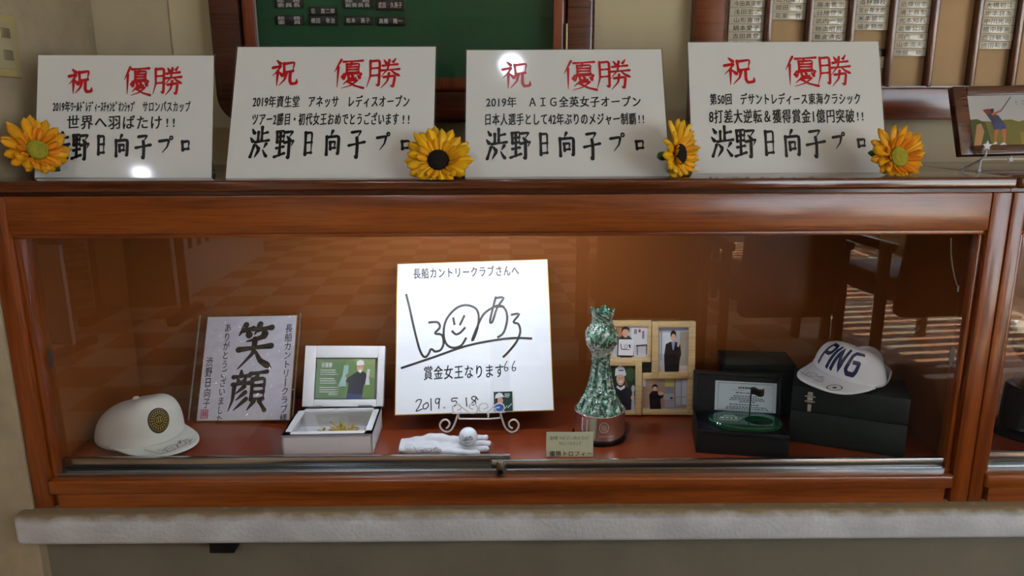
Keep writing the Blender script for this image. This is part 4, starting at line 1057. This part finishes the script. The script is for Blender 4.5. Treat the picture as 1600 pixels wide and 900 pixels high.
# ---- green cut-crystal trophy
TX, TY = .2215, 1.655
t = thing('crystal_trophy', 'tall green cut-crystal vase trophy on a round silver base', 'trophy', (TX, TY, CF))
mpp = lambda y: (TY/(math.cos(PITCH)-((y-450)/FPX)*math.sin(PITCH)))/FPX
zt_ = lambda y: at(938, y, TY).z-CF
b = MB(); b.lathe([(.0645, 0), (.0655, .003), (.0655, .009), (.063, .012)], 48); b.build('foot', mat('black_lacquer', '#0c0c0e', .15), t)
zs = zt_(638)
b = MB(); b.lathe([(.0605, .012), (.0605, zs-.002), (.0615, zs), (.0605, zs+.0015), (.052, zs+.0015)], 64, cap0=False); b.build('silver_base', mat('brushed_silver', '#d2c9c4', .24, .95), t, smooth=50)
def onbase(ang0):
    def fn(u, v):
        a = -math.pi/2+ang0+(u-.5)*.9; r = .0609; return (r*math.cos(a), r*math.sin(a), .016+v*(zs-.02))
    return fn
b = MB(); ob = onbase(.05); M_eng = mat('engraving', '#d8d2cc', .45, .6)
C_ = [(.5+.2*math.cos(k*.2618), .6+.25*math.sin(k*.2618)) for k in range(25)]
pen(b, C_, .025, ob, sm=1); pen(b, [(.5+.13*math.cos(k*.5236), .6+.16*math.sin(k*.5236)) for k in range(13)], .02, ob, sm=1)
for k in range(5): pen(b, [(.42, .52+.04*k), (.58, .5+.045*k)], .015, ob)
pen(b, [(.35, .42), (.5, .36), (.68, .42)], .03, ob)
blur_line(b, .3, .14, .95, .19, ob, 3)
b.build('engraving', M_eng, t, smooth=0)
b = MB(); pb = onbase(-.62); b.face([pb(u, v) for u, v in ((.2, .35), (.5, .05), (.55, .95), (.22, .97))]); b.build('pale_patch', mat('lilac_patch', '#b9b4bc', .6), t, smooth=0)  # pale lilac patch on the left of the silver base
PR_ = [(646, 35), (641, 35.5), (634, 34), (628, 31), (620, 27), (616, 22.5), (612, 23.5), (608, 22), (604, 19.5), (596, 18.3), (586, 16.5), (576, 14.6), (568, 13.3), (564, 13.6), (560, 14.6), (557, 13.6), (552, 15), (546, 18), (540, 21.5), (534, 24.3), (528, 25.7), (522, 25.6), (516, 24), (511, 20.5), (507, 17.5), (503, 16.4), (499, 15.6), (496, 16.2), (490, 18), (484, 19)]
prof = []
for y, w in PR_: prof.append((w*mpp(y), zt_(y)))
z0_ = zs+.002
prof = [(r, max(z, z0_)) for r, z in prof]
prof[0] = (prof[0][0], z0_)
SEG = 144
def cut(j, a, r, z):
    y = PR_[j][0]
    if y > 615: r *= 1+.045*math.cos(a*20)
    elif y > 562 and y < 606: r *= 1+.06*math.cos(a*16)
    elif 505 < y < 556:
        s = (y-505)/51; r *= 1+.022*math.cos(a*12+s*9)+.015*math.cos(a*24-s*12)
    elif y < 496:
        r *= 1+.05*math.cos(a*5); z += .0035*math.cos(a*5)*(496-y)/12
    else: r *= 1+.03*(1 if int(a/(2*math.pi)*48) % 2 else -1)
    return r, z
def cutm(j, k):
    y = PR_[j][0]; a = k/SEG*2*math.pi
    if 505 < y < 556:
        s = (y-505)/51
        if s > .68: return 1
        return 1 if math.cos(a*6+s*9) > .72 else 0
    if 562 < y < 606: return 1 if (k*16//SEG) % 2 else 0
    if y > 615: return 1 if math.cos(a*10+y*.15) > .55 else 0
    return 1 if (k//4+j) % 3 == 0 else 0
def crystal(name, cols, tr):
    m = mat(name, cols[1], .04, spec=.8, trans=tr, ior=1.5, coat=1.0); nt = m.node_tree; p = nt.nodes['Principled BSDF']
    tc = nt.nodes.new('ShaderNodeTexCoord'); v = nt.nodes.new('ShaderNodeTexVoronoi'); v.inputs['Scale'].default_value = 170; v.feature = 'F1'
    nt.links.new(tc.outputs['Object'], v.inputs['Vector']); bp = nt.nodes.new('ShaderNodeBump'); bp.inputs['Strength'].default_value = .6; bp.inputs['Distance'].default_value = .003
    nt.links.new(v.outputs['Distance'], bp.inputs['Height']); nt.links.new(bp.outputs['Normal'], p.inputs['Normal'])
    sp = nt.nodes.new('ShaderNodeSeparateColor'); nt.links.new(v.outputs['Color'], sp.inputs[0])
    r = nt.nodes.new('ShaderNodeValToRGB'); r.color_ramp.interpolation = 'CONSTANT'; e = r.color_ramp.elements
    e[0].position = 0; e[0].color = lin(cols[0]); e[1].position = .38; e[1].color = lin(cols[1]); x = e.new(.75); x.color = lin(cols[2])  # pale cells put the sparkle of the cut facets into the colour
    nt.links.new(sp.outputs[0], r.inputs['Fac']); nt.links.new(r.outputs['Color'], p.inputs['Base Color']); return m
def densify(P, k=3):
    o = []
    for i in range(len(P)-1):
        for j in range(k): t_ = j/k; o.append(tuple(P[i][q_]+(P[i+1][q_]-P[i][q_])*t_ for q_ in range(2)))
    return o+[P[-1]]
PR_ = densify(PR_); prof = densify(prof)
b = MB(); b.lathe(prof, SEG, fn=cut, mfn=cutm, cap1=False)
inn = [(r*.8, z) for r, z in prof[-4:]][::-1]
b.lathe([(prof[-1][0], prof[-1][1]), (prof[-1][0]*.86, prof[-1][1]-.001), (prof[-1][0]*.7, prof[-1][1]-.02), (.002, prof[-1][1]-.03)], SEG, fn=lambda j, a, r, z: (r*(1+.05*math.cos(a*5)), z+.0035*math.cos(a*5)*(1 if j < 2 else 0)), cap0=False, cap1=False)
b.build('crystal_vase', [crystal('green_crystal_glints', ('#123f2c', '#1f6b4a', '#7fbfa2'), .3), crystal('pale_crystal_glints', ('#3f6f5c', '#a9c9bb', '#f0f6f2'), .3)], t, smooth=0)

# ---- four-opening collage frame
FL = (.3634, 1.7703, CF+.0042); FRm = RZXY(-.074, -.0844, -.0202); f = Fr(FL, FRm)
t = thing('collage_frame', 'light wood collage frame with four photographs behind the green trophy', 'picture frame', FL, FRm)
M_maple = wood('maple', '#c9a872', '#dcc08c', 'x', .45, .1, 1, .1)
def subframe(o, i, y0, sh, cap=None):
    X0, Z0 = f.px(o[0], o[3]); X1, Z1 = f.px(o[1], o[2]); a, c = f.px(i[0], i[3]); d, e = f.px(i[1], i[2])
    Z0 = max(Z0, .0005)
    b = MB()
    for q in ((X0, a, Z0, Z1), (d, X1, Z0, Z1), (a, d, Z0, c), (a, d, e, Z1)): b.box(q[0], q[1], y0, .012, q[2], q[3], bev=.0012)
    fo = b.build('frame_section', M_maple, t)
    b = MB(); reg = []; picture(b, a, c, d, e, sh, -.004, reg); b.build('photograph', inks(reg, .2), fo, smooth=0)
    b = MB(); b.box(a, d, .0045, .0085, c, e); b.build('backing', mat('grey_board', '#77736c', .8), fo, smooth=0)
    return fo
def suit(cx, top, s, skin='d9a890', peace=True):
    k = lambda x, y: (cx+x*s, top+y*s)
    return [('15161c', [k(-.30, .34), k(-.1, .27), k(.1, .27), k(.28, .36), k(.33, .62), k(.27, .75), k(.24, 1.2), k(-.26, 1.2), k(-.33, 1.1), k(-.36, .66)]), ('8a96b8', [k(-.08, .27), k(.08, .27), k(.03, .5), k(-.02, .5)]),
            (skin, ell(k(0, .13)[0], k(0, .13)[1], .1*s, .13*s)), ('1a1414', [k(-.115, .16), k(-.11, .03), k(-.04, -.03), k(.05, -.03), k(.11, .03), k(.115, .16), k(.07, .07), k(-.04, .06)]), ('ffffff', [k(-.035, .19), k(.035, .19), k(0, .21)])] + ([(skin, ell(k(.2, .36)[0], k(.2, .36)[1], .05*s, .06*s, 10)), (skin, [k(.17, .34), k(.15, .24), k(.175, .24), k(.2, .32), k(.225, .24), k(.245, .25), k(.23, .36)])] if peace else [])
shA = [('c8c8cc', R_(0, 0, 1, 1)), ('b07a50', R_(0, 0, .32, .6)), ('e0e0e4', R_(.55, .05, .98, .6)), ('d4d0d0', R_(0, .85, 1, 1)), ('8a8c94', R_(.62, .1, .7, .25)), ('a84a48', R_(.74, .1, .8, .2)), ('8a8c94', R_(.84, .15, .9, .4)), ('55585c', [(.68, .6), (.98, .58), (.98, .63), (.68, .66)]), ('45484c', R_(.7, .62, .72, .92)), ('45484c', R_(.95, .6, .97, .9)),
       ('2c2e3a', [(.16, .98), (.18, .4), (.3, .3), (.48, .3), (.58, .42), (.62, .98)]), ('d9a890', ell(.39, .2, .085, .16)), ('1a1414', [(.28, .2), (.29, .05), (.39, -.0), (.49, .05), (.5, .2), (.44, .1), (.34, .1)]), ('f2f2f4', [(.21, .42), (.61, .42), (.6, .94), (.19, .93)]),
       ('3a3a40', [(.25, .56), (.27, .56), (.29, .74), (.27, .74)]), ('3a3a40', [(.29, .72), (.5, .74), (.5, .76), (.29, .75)]), ('3a3a40', ell(.4, .65, .05, .06, 12)), ('f2f2f4', ell(.4, .65, .04, .045, 12)), ('3a3a40', [(.46, .6), (.52, .58), (.53, .7), (.51, .7)]), ('1c1c20', R_(.24, .94, .56, 1))]
shB = [('b8c0cc', R_(0, 0, 1, 1)), ('dfe6ee', R_(.05, .12, .5, .6)), ('8e98a4', R_(0, 0, 1, .08)), ('a49a8c', R_(.72, .1, 1, .9)), ('c9b6ae', R_(0, .86, 1, 1)), ('8a8c92', R_(.1, .1, .13, .75))]+suit(.5, .1, .82)
shC = [('24382c', R_(0, 0, 1, 1)), ('3a5434', ell(.8, .2, .2, .15)), ('23262c', [(.05, 1), (.08, .58), (.3, .46), (.56, .46), (.84, .58), (.86, 1)]), ('e6e6e8', [(.28, .45), (.42, .5), (.58, .44), (.6, .5), (.44, .56), (.26, .5)]), ('7a4a30', [(.62, .3), (.68, .4), (.72, .5), (.6, .46)]), ('e2b69c', ell(.42, .3, .16, .15)), ('ffffff', [(.35, .36), (.5, .35), (.43, .4)]), ('2c1c18', ell(.36, .285, .022, .012, 8)), ('2c1c18', ell(.48, .28, .022, .012, 8)),
       ('e4e7ea', [(.2, .24), (.22, .08), (.38, .01), (.56, .05), (.64, .2), (.62, .24), (.42, .2)]), ('3a4a7a', R_(.34, .1, .54, .13)), ('c4c8cc', ell(.92, .52, .07, .08)), ('b4b8bc', [(.88, .6), (.96, .6), (1, 1), (.84, 1)]), ('e2b69c', ell(.9, .72, .07, .05))]
shD = [('a88a78', R_(0, 0, 1, 1)), ('b8b0a8', R_(0, .95, 1, 1)), ('c4c06e', R_(.5, .02, .7, .26)), ('b8bec8', R_(.74, .04, .86, .58)), ('c4cad2', R_(.88, .04, .99, .58)), ('b8bec8', R_(.75, .6, .86, .86)), ('c4cad2', R_(.88, .6, .99, .84)), ('c8c8c8', R_(0, .02, .07, .26)), ('b0b4bc', R_(.48, .48, .7, .7)), ('30343a', R_(.62, .6, .68, .66)), ('8e94a0', R_(.5, .28, .7, .46)), ('a0a8b4', R_(.5, .72, .72, .92)),
       ('16161c', [(.17, .98), (.15, .52), (.22, .4), (.32, .4), (.42, .56), (.46, .5), (.47, .58), (.4, .66), (.42, .98)]), ('d9a890', ell(.275, .3, .05, .1)), ('1a1414', [(.215, .34), (.22, .22), (.275, .17), (.335, .22), (.33, .32), (.3, .26), (.25, .26)]), ('d9a890', [(.34, .48), (.38, .42), (.48, .44), (.46, .52), (.38, .54)])]
subframe((945, 1018, 501, 566), (955, 1013, 510, 559), -.001, shA)
subframe((1018, 1087, 502, 591), (1028, 1076.5, 511.5, 581.5), -.004, shB)
subframe((943, 1003, 561, 651.5), (953, 993, 571, 641.5), -.004, shC)
subframe((1003, 1085.5, 583, 650.5), (1004, 1074.5, 592, 640.5), -.001, shD)
b = MB(); a = f.px(1002, 584); c = f.px(1019, 566); b.box(a[0], c[0], .006, .011, a[1], c[1]); b.build('gap_panel', mat('dark_gap', '#1a120c', .7), t, smooth=0)

# ---- small black presentation box: certificate in the lid, green glass hole and flag
A = atz(1089, 707, CF); B = atz(1229, 716.6, CF); yaw = math.atan2(B.y-A.y, B.x-A.x); wb = (B-A).length/2+.003
o = (A+B)/2; Rb = RZXY(yaw)
M_navy = mat('black_leatherette', '#0b0b0e', .45, bump=.4, bscale=500); M_sat = mat('dark_satin_lining', '#14182a', .4, bump=.6, bscale=40)
dep = .125; hb = .052
t = thing('presentation_box', 'small open black presentation box holding a certificate and green glass plaque', 'presentation box', o, Rb)
b = MB(); b.box(-wb, wb, 0, dep, 0, hb-.006)
for q in ((-wb, wb, 0, .006), (-wb, wb, dep-.006, dep), (-wb, -wb+.006, 0, dep), (wb-.006, wb, 0, dep)): b.box(q[0], q[1], q[2], q[3], hb-.006, hb+.004, bev=.001)
b.build('base', M_navy, t)
b = MB(); b.grid(lambda u, v: (-wb+.006+(2*wb-.012)*u, .006+(dep-.012)*v, hb-.005+.003*math.sin(u*9+v*5)), 24, 12); b.build('lining', M_sat, t, smooth=60)
hl = o+Rb @ Vector((0, dep, hb)); Rl = RZXY(yaw, -.22); fl_ = Fr(hl, Rl)

LM = Matrix.Translation((0, dep, hb)) @ Matrix.Rotation(-.22, 4, 'X')
zlid = max(fl_.px(1109, 581)[1], .09)
b = MB(); b.box(-wb, wb, 0, .03, 0, zlid)
for q in ((-wb, -wb+.006, 0, zlid), (wb-.006, wb, 0, zlid), (-wb, wb, zlid-.006, zlid)): b.box(q[0], q[1], -.01, .001, q[2], q[3], bev=.001)
ld = b.build('lid', M_navy, t); ld.matrix_local = LM
c0 = fl_.px(1116.5, 634.5, .001); c1 = fl_.px(1224, 606, .001); c2 = fl_.px(1118.5, 588.5, .001); c3 = fl_.px(1221.5, 652, .001)
cx0, cx1 = c0[0], c1[0]; cz0, cz1 = (c0[1]+c3[1])/2, (c1[1]+c2[1])/2; cz0 = max(cz0, .004); cx0 = max(cx0, -wb+.009); cx1 = min(cx1, wb-.009)
b = MB(); b.box(cx0, cx1, -.0012, 0, cz0, cz1); ce = b.build('certificate', mat('certificate_paper', '#bccbd0', .5), ld, smooth=0)
b = MB(); X = lambda u: cx0+(cx1-cx0)*u; Z = lambda v: cz1-(cz1-cz0)*v
for s in ([(.05, .06), (.95, .06), (.95, .97), (.05, .97), (.05, .06)],): pen(b, [(X(u), Z(v)) for u, v in s], .0009, flat(.0016), sm=1)
pen(b, [(X(.28), Z(.27)), (X(.4), Z(.3)), (X(.5), Z(.26))], .0006, flat(.0016)); pen(b, [(X(.62), Z(.25)), (X(.74), Z(.22))], .0006, flat(.0016))
blur_line(b, X(.38), Z(.24), X(.62), Z(.17), flat(.0016), 4)
rr = random.Random(2)
for v, u0, u1 in ((.36, .34, .56), (.47, .3, .7), (.54, .26, .74), (.6, .24, .78), (.66, .4, .62), (.76, .24, .72), (.84, .2, .82), (.9, .18, .84)):
    u = u0
    while u < u1:
        l = rr.uniform(.015, .05); b.face([(X(u), -.0016, Z(v+.03)), (X(u+l), -.0016, Z(v+.03)), (X(u+l), -.0016, Z(v)), (X(u), -.0016, Z(v))]); u += l+.012
b.build('certificate_print', mat('certificate_ink', '#30363e', .5), ld, smooth=0)
# green glass disc with a hole
gc = atz(1164, 660, CF+hb+.012); lg_ = Rb.transposed() @ (gc-o)
M_gg = mat('green_glass', '#0f5a3a', .05, spec=.7, trans=.45, ior=1.5, coat=.6)
gz = hb+.008
b = MB(); rx, ry = .082, .05; hx, hy, hr = .03, -.002, .032
n = 48; rings = []
for (zz, k, hk) in ((gz, .96, 1.0), (gz+.003, 1.0, 1.02), (gz+.009, 1.0, 1.02), (gz+.012, .965, 1.0)):
    rings.append(([b.bm.verts.new((lg_.x+rx*k*math.cos(i*2*math.pi/n), lg_.y+ry*k*math.sin(i*2*math.pi/n), zz)) for i in range(n)], [b.bm.verts.new((lg_.x+hx+hr*hk*math.cos(i*2*math.pi/n), lg_.y+hy+hr*.8*hk*math.sin(i*2*math.pi/n), zz)) for i in range(n)]))
fs = []
for j in range(3):
    for q in (0, 1):
        for i in range(n): fs.append(b.bm.faces.new([rings[j][q][i], rings[j][q][(i+1) % n], rings[j+1][q][(i+1) % n], rings[j+1][q][i]]))
for j in (0, 3):
    for i in range(n): fs.append(b.bm.faces.new([rings[j][0][i], rings[j][0][(i+1) % n], rings[j][1][(i+1) % n], rings[j][1][i]]))
bmesh.ops.recalc_face_normals(b.bm, faces=fs)
gp = b.build('glass_green', M_gg, t, smooth=30)
b = MB(); b.lathe([(.001, 0), (hr*.9, 0)], 32, c=(lg_.x+hx, lg_.y+hy, hb+.002), cap0=False, cap1=False); b.build('hole', mat('hole_black', '#060808', .5), t)
b = MB(); mp_ = lambda u, v: (lg_.x-.062+.055*u, lg_.y-.016+.034*v, gz+.0128)
for z_, x0, x1, h in ((.86, .3, .75, .09), (.7, .25, .85, .09), (.4, .12, .98, .2), (.22, .05, .9, .08), (.06, .08, .8, .08)): blur_line(b, x0, z_, x1, z_+h, mp_, int(z_*100))
b.build('glass_lettering', mat('frost_white', '#cfe8dc', .5), gp, smooth=0)
pz = Vector((lg_.x+.008, lg_.y-.004, gz+.012)); 
b = MB(); b.tube([pz, pz+Vector((0, 0, .079))], .0016, 8); b.build('flag_pole', M_black, t)
b = MB(); b.grid(lambda u, v: (pz.x+.028*u, pz.y-.0012+.003*math.sin(u*6), pz.z+.079-.018*(1-v)+.0018*math.sin(u*6+.8)), 12, 5); b.build('flag', M_black, t, solid=.0008)

# ---- big dark green case with a clasp
A = atz(1231, 689, CF); B = atz(1412, 716, CF); yaw2 = math.atan2(B.y-A.y, B.x-A.x); B = A+(B-A); wl_ = (B-A).length
zt2 = at(1421, 625, B.y).z-CF; R2 = RZXY(yaw2)
t = thing('trophy_case', 'large dark green case with a metal clasp, under the lettered white cap', 'storage case', A, R2)
M_gcase = mat('dark_green_cloth', '#111b16', .6, bump=.3, bscale=600)
dp2 = .135
b = MB(); b.box(0, wl_, 0, dp2, 0, zt2*.56, bev=.002); b.build('body', M_gcase, t)
b = MB(); b.box(0, wl_, 0, dp2, zt2*.565, zt2, bev=.003); b.build('lid', M_gcase, t)
f3 = Fr(A, R2)
b = MB(); M_cl = mat('clasp_steel', '#cfcabd', .35, .7)
C6 = lambda x, y: f3.px(1220+x/4.5, 520+y/4.5, .002)
p = C6(205, 470); b.box(p[0]-.0055, p[0]+.0055, -.002, 0, p[1]-.008, p[1]+.018, bev=.0006); b.box(p[0]-.011, p[0]+.011, -.003, -.001, p[1]+.006, p[1]+.009); b.box(p[0]-.011, p[0]+.011, -.003, -.001, p[1]-.006, p[1]-.003); b.ball((p[0], -.003, p[1]+.013), .003, 10, 6)
b.tube([(p[0]-.006, -.004, p[1]+.002), (p[0]+.006, -.004, p[1]+.002)], .0025, 8); b.build('clasp', M_cl, t)
b = MB(); b.box(p[0]-.004, p[0]+.004, -.002, 0, p[1]-.03, p[1]-.012, bev=.0006); b.ball((p[0], -.003, p[1]-.026), .0022, 8, 6); b.build('catch', M_cl, t)
# low green box behind the presentation box
p = at(1200, 575, 1.76)
t = thing('green_box', 'flat-topped dark green box standing behind the small presentation box', 'box', (at(1178, 600, 1.82).x, 1.82, CF), RZXY(-.12))
hz_ = at(1196, 574, 1.74).z-CF
b = MB(); b.box(-.085, .085, -.055, .05, 0, hz_-.02, bev=.002); b.build('body', M_gcase, t)
b = MB(); b.box(-.088, .088, -.058, .053, hz_-.019, hz_, bev=.002); b.build('lid', M_gcase, t)

# ---- white lettered cap on the big case
tz = CF+zt2
pc = at(1330, 610, 1.60)
R_c = RZXY(math.radians(-140)) @ Matrix.Rotation(math.radians(-9), 3, 'X') @ Matrix.Rotation(math.radians(-4), 3, 'Y')
t, S2, B2 = cap('white golf cap with large navy lettering, resting on the dark green case', (.815, 1.655, tz+.018), R_c, .08, .045, .1, .04, .02, M_cap2, button=False, opening=True, half=1.25, a=.092, bb_=.08)
b = MB()
lf_ = on_cap(S2, -.62, .05, 1.32, .62, .0018)
M_nv = mat('navy_embroidery', '#141e4a', .6)
LET = {'P': [[(0, 0), (0, 1)], [(0, 1), (.75, 1), (.9, .85), (.9, .6), (.7, .5), (.15, .5)]], 'I': [[(0, 0), (0, 1)]], 'N': [[(0, 0), (0, 1), (.75, 0), (.75, 1)]], 'G': [[(.95, .95), (.2, .95), (0, .8), (0, .15), (.2, 0), (.75, 0), (.85, .15), (.85, .5), (.4, .5)]]}
x = 0
for ch, adv in (('P', .265), ('I', .1), ('N', .275), ('G', .28)):
    w_ = {'P': .2, 'I': 0, 'N': .2, 'G': .24}[ch]
    for s in LET[ch]:
        den = []
        for i in range(len(s)-1):
            for k in range(5): den.append((s[i][0]+(s[i+1][0]-s[i][0])*k/5, s[i][1]+(s[i+1][1]-s[i][1])*k/5))
        den.append(s[-1])
        pen(b, [(x+.04+px_*w_+.12*pz_, .08+pz_*.84*.42) for px_, pz_ in den], .066, lambda u, v: lf_(u, v/.42), sm=1)
    x += adv
b.build('lettering', M_nv, t, smooth=60)
b = MB(); signature(b, brimmap(B2, -.62, .1, .85, .25), .014, sm=2); bm_ = brimmap(B2, .2, .5, .95, .45)
pen(b, [(.5+.4*math.cos(k*.5236), .5+.45*math.sin(k*.5236)) for k in range(13)], .06, bm_, sm=1); dsk(b, lambda u, v: bm_(.5+u*.12, .5+v*.14), 0, 1, 12)
b.build('signature', M_black, t, smooth=0)
b = MB(); 
def strap(u, v):
    th = math.pi-1.3+2.6*u; p = S2(th, 0); return Vector((p.x*1.05, p.y*1.02, .002+.024*v))
b.grid(strap, 20, 4); b.build('back_strap', M_cap2, t, solid=.002)
b = MB(); g3 = lambda u, v: S2(math.pi-.95+u*.3, .02+v*.12)*1.0
def tagf(a0, a1, z0, z1, k):
    def fn(u, v):
        th = a0+(a1-a0)*u; p = S2(th, 0); return Vector((p.x*k, p.y*k, z0+(z1-z0)*v))
    return fn
b.grid(tagf(2.0, 2.36, .004, .025, 1.06), 6, 3, mi=0); b.grid(tagf(2.07, 2.29, .007, .022, 1.068), 6, 3, mi=1)
b.build('side_tag', [M_card, mat('tag_green', '#0f7a3a', .6)], t)

# ---- silver cup in the neighbouring cabinet
cxr = at(1574, 515, 1.66).x+.075
t = thing('silver_cup', 'silver bowl trophy on a black base at the photo edge', 'trophy', (cxr, 1.66, CF))
zc = lambda y: at(1590, y, 1.66).z-CF
b = MB(); k0 = zc(690); b.lathe([(.07, 0), (.072, .004), (.07, .016), (.058, .022), (.054, .03), (.05, zc(604)), (.046, zc(601))], 40); b.build('base', mat('black_wood', '#0d0b0a', .25), t)
b = MB(); b.lathe([(.03, zc(601)), (.012, zc(592)), (.008, zc(580)), (.012, zc(570)), (.03, zc(562)), (.055, zc(545)), (.071, zc(525)), (.0755, zc(514)), (.074, zc(514)), (.066, zc(526)), (.04, zc(550)), (.002, zc(560))], 48, cap1=False); b.build('bowl', M_steel, t, smooth=60)

# ---- black bracket under the ledge
p = at(347, 866, 1.465)
t = thing('black_bracket', 'small black block under the concrete ledge', 'bracket', (p.x, 1.485, .306))
b = MB(); b.box(-.028, .028, -.02, .015, 0, .0325, bev=.003); b.build('block', mat('black_plastic', '#111113', .5), t)
b = MB(); b.box(-.031, .031, -.0, .0151, .026, .0325); b.build('flange', mat('black_plastic', '#111113', .5), t)

# ================================================================ the hall mirrored in the glass
t = thing('added_floor_mat', 'unseen dark mat added to darken the reflection in the lower case glass', 'mat', (.9, .45, 0))  # added sheet, gives the lower case glass something dark to mirror
b = MB(); b.box(-1.9, 2.4, -1.0, .85, .0005, .008, bev=.003); b.build('pile', mat('added_dark_mat', '#17110d', .9, bump=.5, bscale=400), t)
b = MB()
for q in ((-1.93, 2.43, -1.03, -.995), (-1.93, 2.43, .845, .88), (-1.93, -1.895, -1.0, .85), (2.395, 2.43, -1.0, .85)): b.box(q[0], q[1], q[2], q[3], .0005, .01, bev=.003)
b.build('edging', mat('added_mat_edge', '#0d0b0a', .7), t)
M_lock = mat('locker_white', '#eeece6', .5); M_hnd = mat('handle_dark', '#2a2624', .4)
t = thing('locker_cabinet', 'pale locker cabinet with rows of dark handles, mirrored in the case glass', 'locker cabinet', (-2.5, -2.9, 0))
b = MB(); b.box(-.35, .22, -.9, 1.0, 0, 1.7, bev=.005); b.build('body', M_lock, t)
for r_ in range(4):
    for k in range(12):
        y = -.88+k*.152; b = MB(); b.box(.22, .226, y, y+.146, .29+r_*.32, .6+r_*.32, bev=.002); d_ = b.build('door', M_lock, t)
        b = MB(); b.box(.226, .246, y+.06, y+.095, .34+r_*.32, .42+r_*.32, bev=.004); b.build('handle', M_hnd, d_)
t = thing('partition_screen', 'brown partition screen on low feet, mirrored in the case glass', 'partition', (-2.12, -1.55, 0))
b = MB(); b.box(-.5, .0, -.02, .02, .08, 1.5, bev=.004); b.build('panel', mat('brown_fabric', '#c0ab7c', .8), t)
for x in (-.48, .06):
    b = MB(); b.box(x-.02, x+.02, -.025, .025, 0, 1.6, bev=.004); b.box(x-.03, x+.03, -.22, .22, 0, .05, bev=.006); b.build('post', M_darkv, t)
t = thing('rolling_board', 'white and blue rolling board, mirrored at the left end of the case glass', 'board', (-2.6, -.85, 0), RZXY(.15))
b = MB(); b.box(-.3, .25, -.015, .015, .05, .6, bev=.004); b.build('white_panel', M_lock, t)
b = MB(); b.box(-.3, .25, -.015, .015, .602, 1.3, bev=.004); b.build('blue_panel', mat('blue_panel', '#2a3f86', .6), t)
for x in (-.27, .22): b = MB(); b.box(x-.02, x+.02, -.2, .2, 0, .05, bev=.008); b.build('foot', M_darkv, t)
def armchair(x, y, rz, label):
    t = thing('armchair', label, 'armchair', (x, y, 0), RZXY(rz), 'brown armchairs in the hall')
    m = mat('brown_upholstery', '#190d08', .5); b = MB()
    b.box(-.27, .27, -.28, .26, .34, .46, bev=.03, seg=3); b.build('seat', m, t)
    b = MB(); b.box(-.245, .245, .2, .3, .3, 1.06, bev=.04, seg=3, M=Matrix.Rotation(-.12, 4, 'X')); b.build('backrest', m, t)
    for s in (-1, 1):
        b = MB(); b.box(s*.3-.025, s*.3+.025, -.26, .3, .6, .645, bev=.012); b.box(s*.3-.02, s*.3+.02, -.25, -.2, 0, .61, bev=.006); b.box(s*.3-.02, s*.3+.02, .22, .27, 0, .61, bev=.006); b.build('arm', M_darkv, t)
    return t
armchair(.7, -.85, .05, 'brown armchair nearest the middle of the hall'); armchair(1.38, -.85, -.05, 'brown armchair in the middle of the row of three'); armchair(2.14, -.85, -.12, 'brown armchair at the window end of the row of three')
t = thing('low_table', 'low table among the brown armchairs', 'table', (1.9, -2.3, 0))
b = MB(); b.box(-.5, .5, -.3, .3, .4, .44, bev=.006); b.build('tabletop', mat('table_white', '#cfc6b4', .4), t)
for sx in (-.44, .44):
    for sy_ in (-.25, .25): b = MB(); b.box(sx-.02, sx+.02, sy_-.02, sy_+.02, 0, .4); b.build('leg', M_darkv, t)
t = thing('vertical_blind', 'vertical slatted blind hanging in the sunny side window', 'blind', (3.56, -2.85, .35))
b = MB()
for k in range(38): b.box(-.001, .001, -.05, .05, 0, 1.9, M=Matrix.Translation((0, -2.3+k*.122, 0)) @ Matrix.Rotation(.5, 4, 'Z'))
b.build('slats', mat('blind_cloth', '#d6d0c4', .8), t, smooth=0)
b = MB(); b.box(-.02, .02, -2.36, 2.36, 1.9, 1.94); b.build('rail', M_alu, t)

COL.objects.unlink(_fo); bpy.data.objects.remove(_fo)
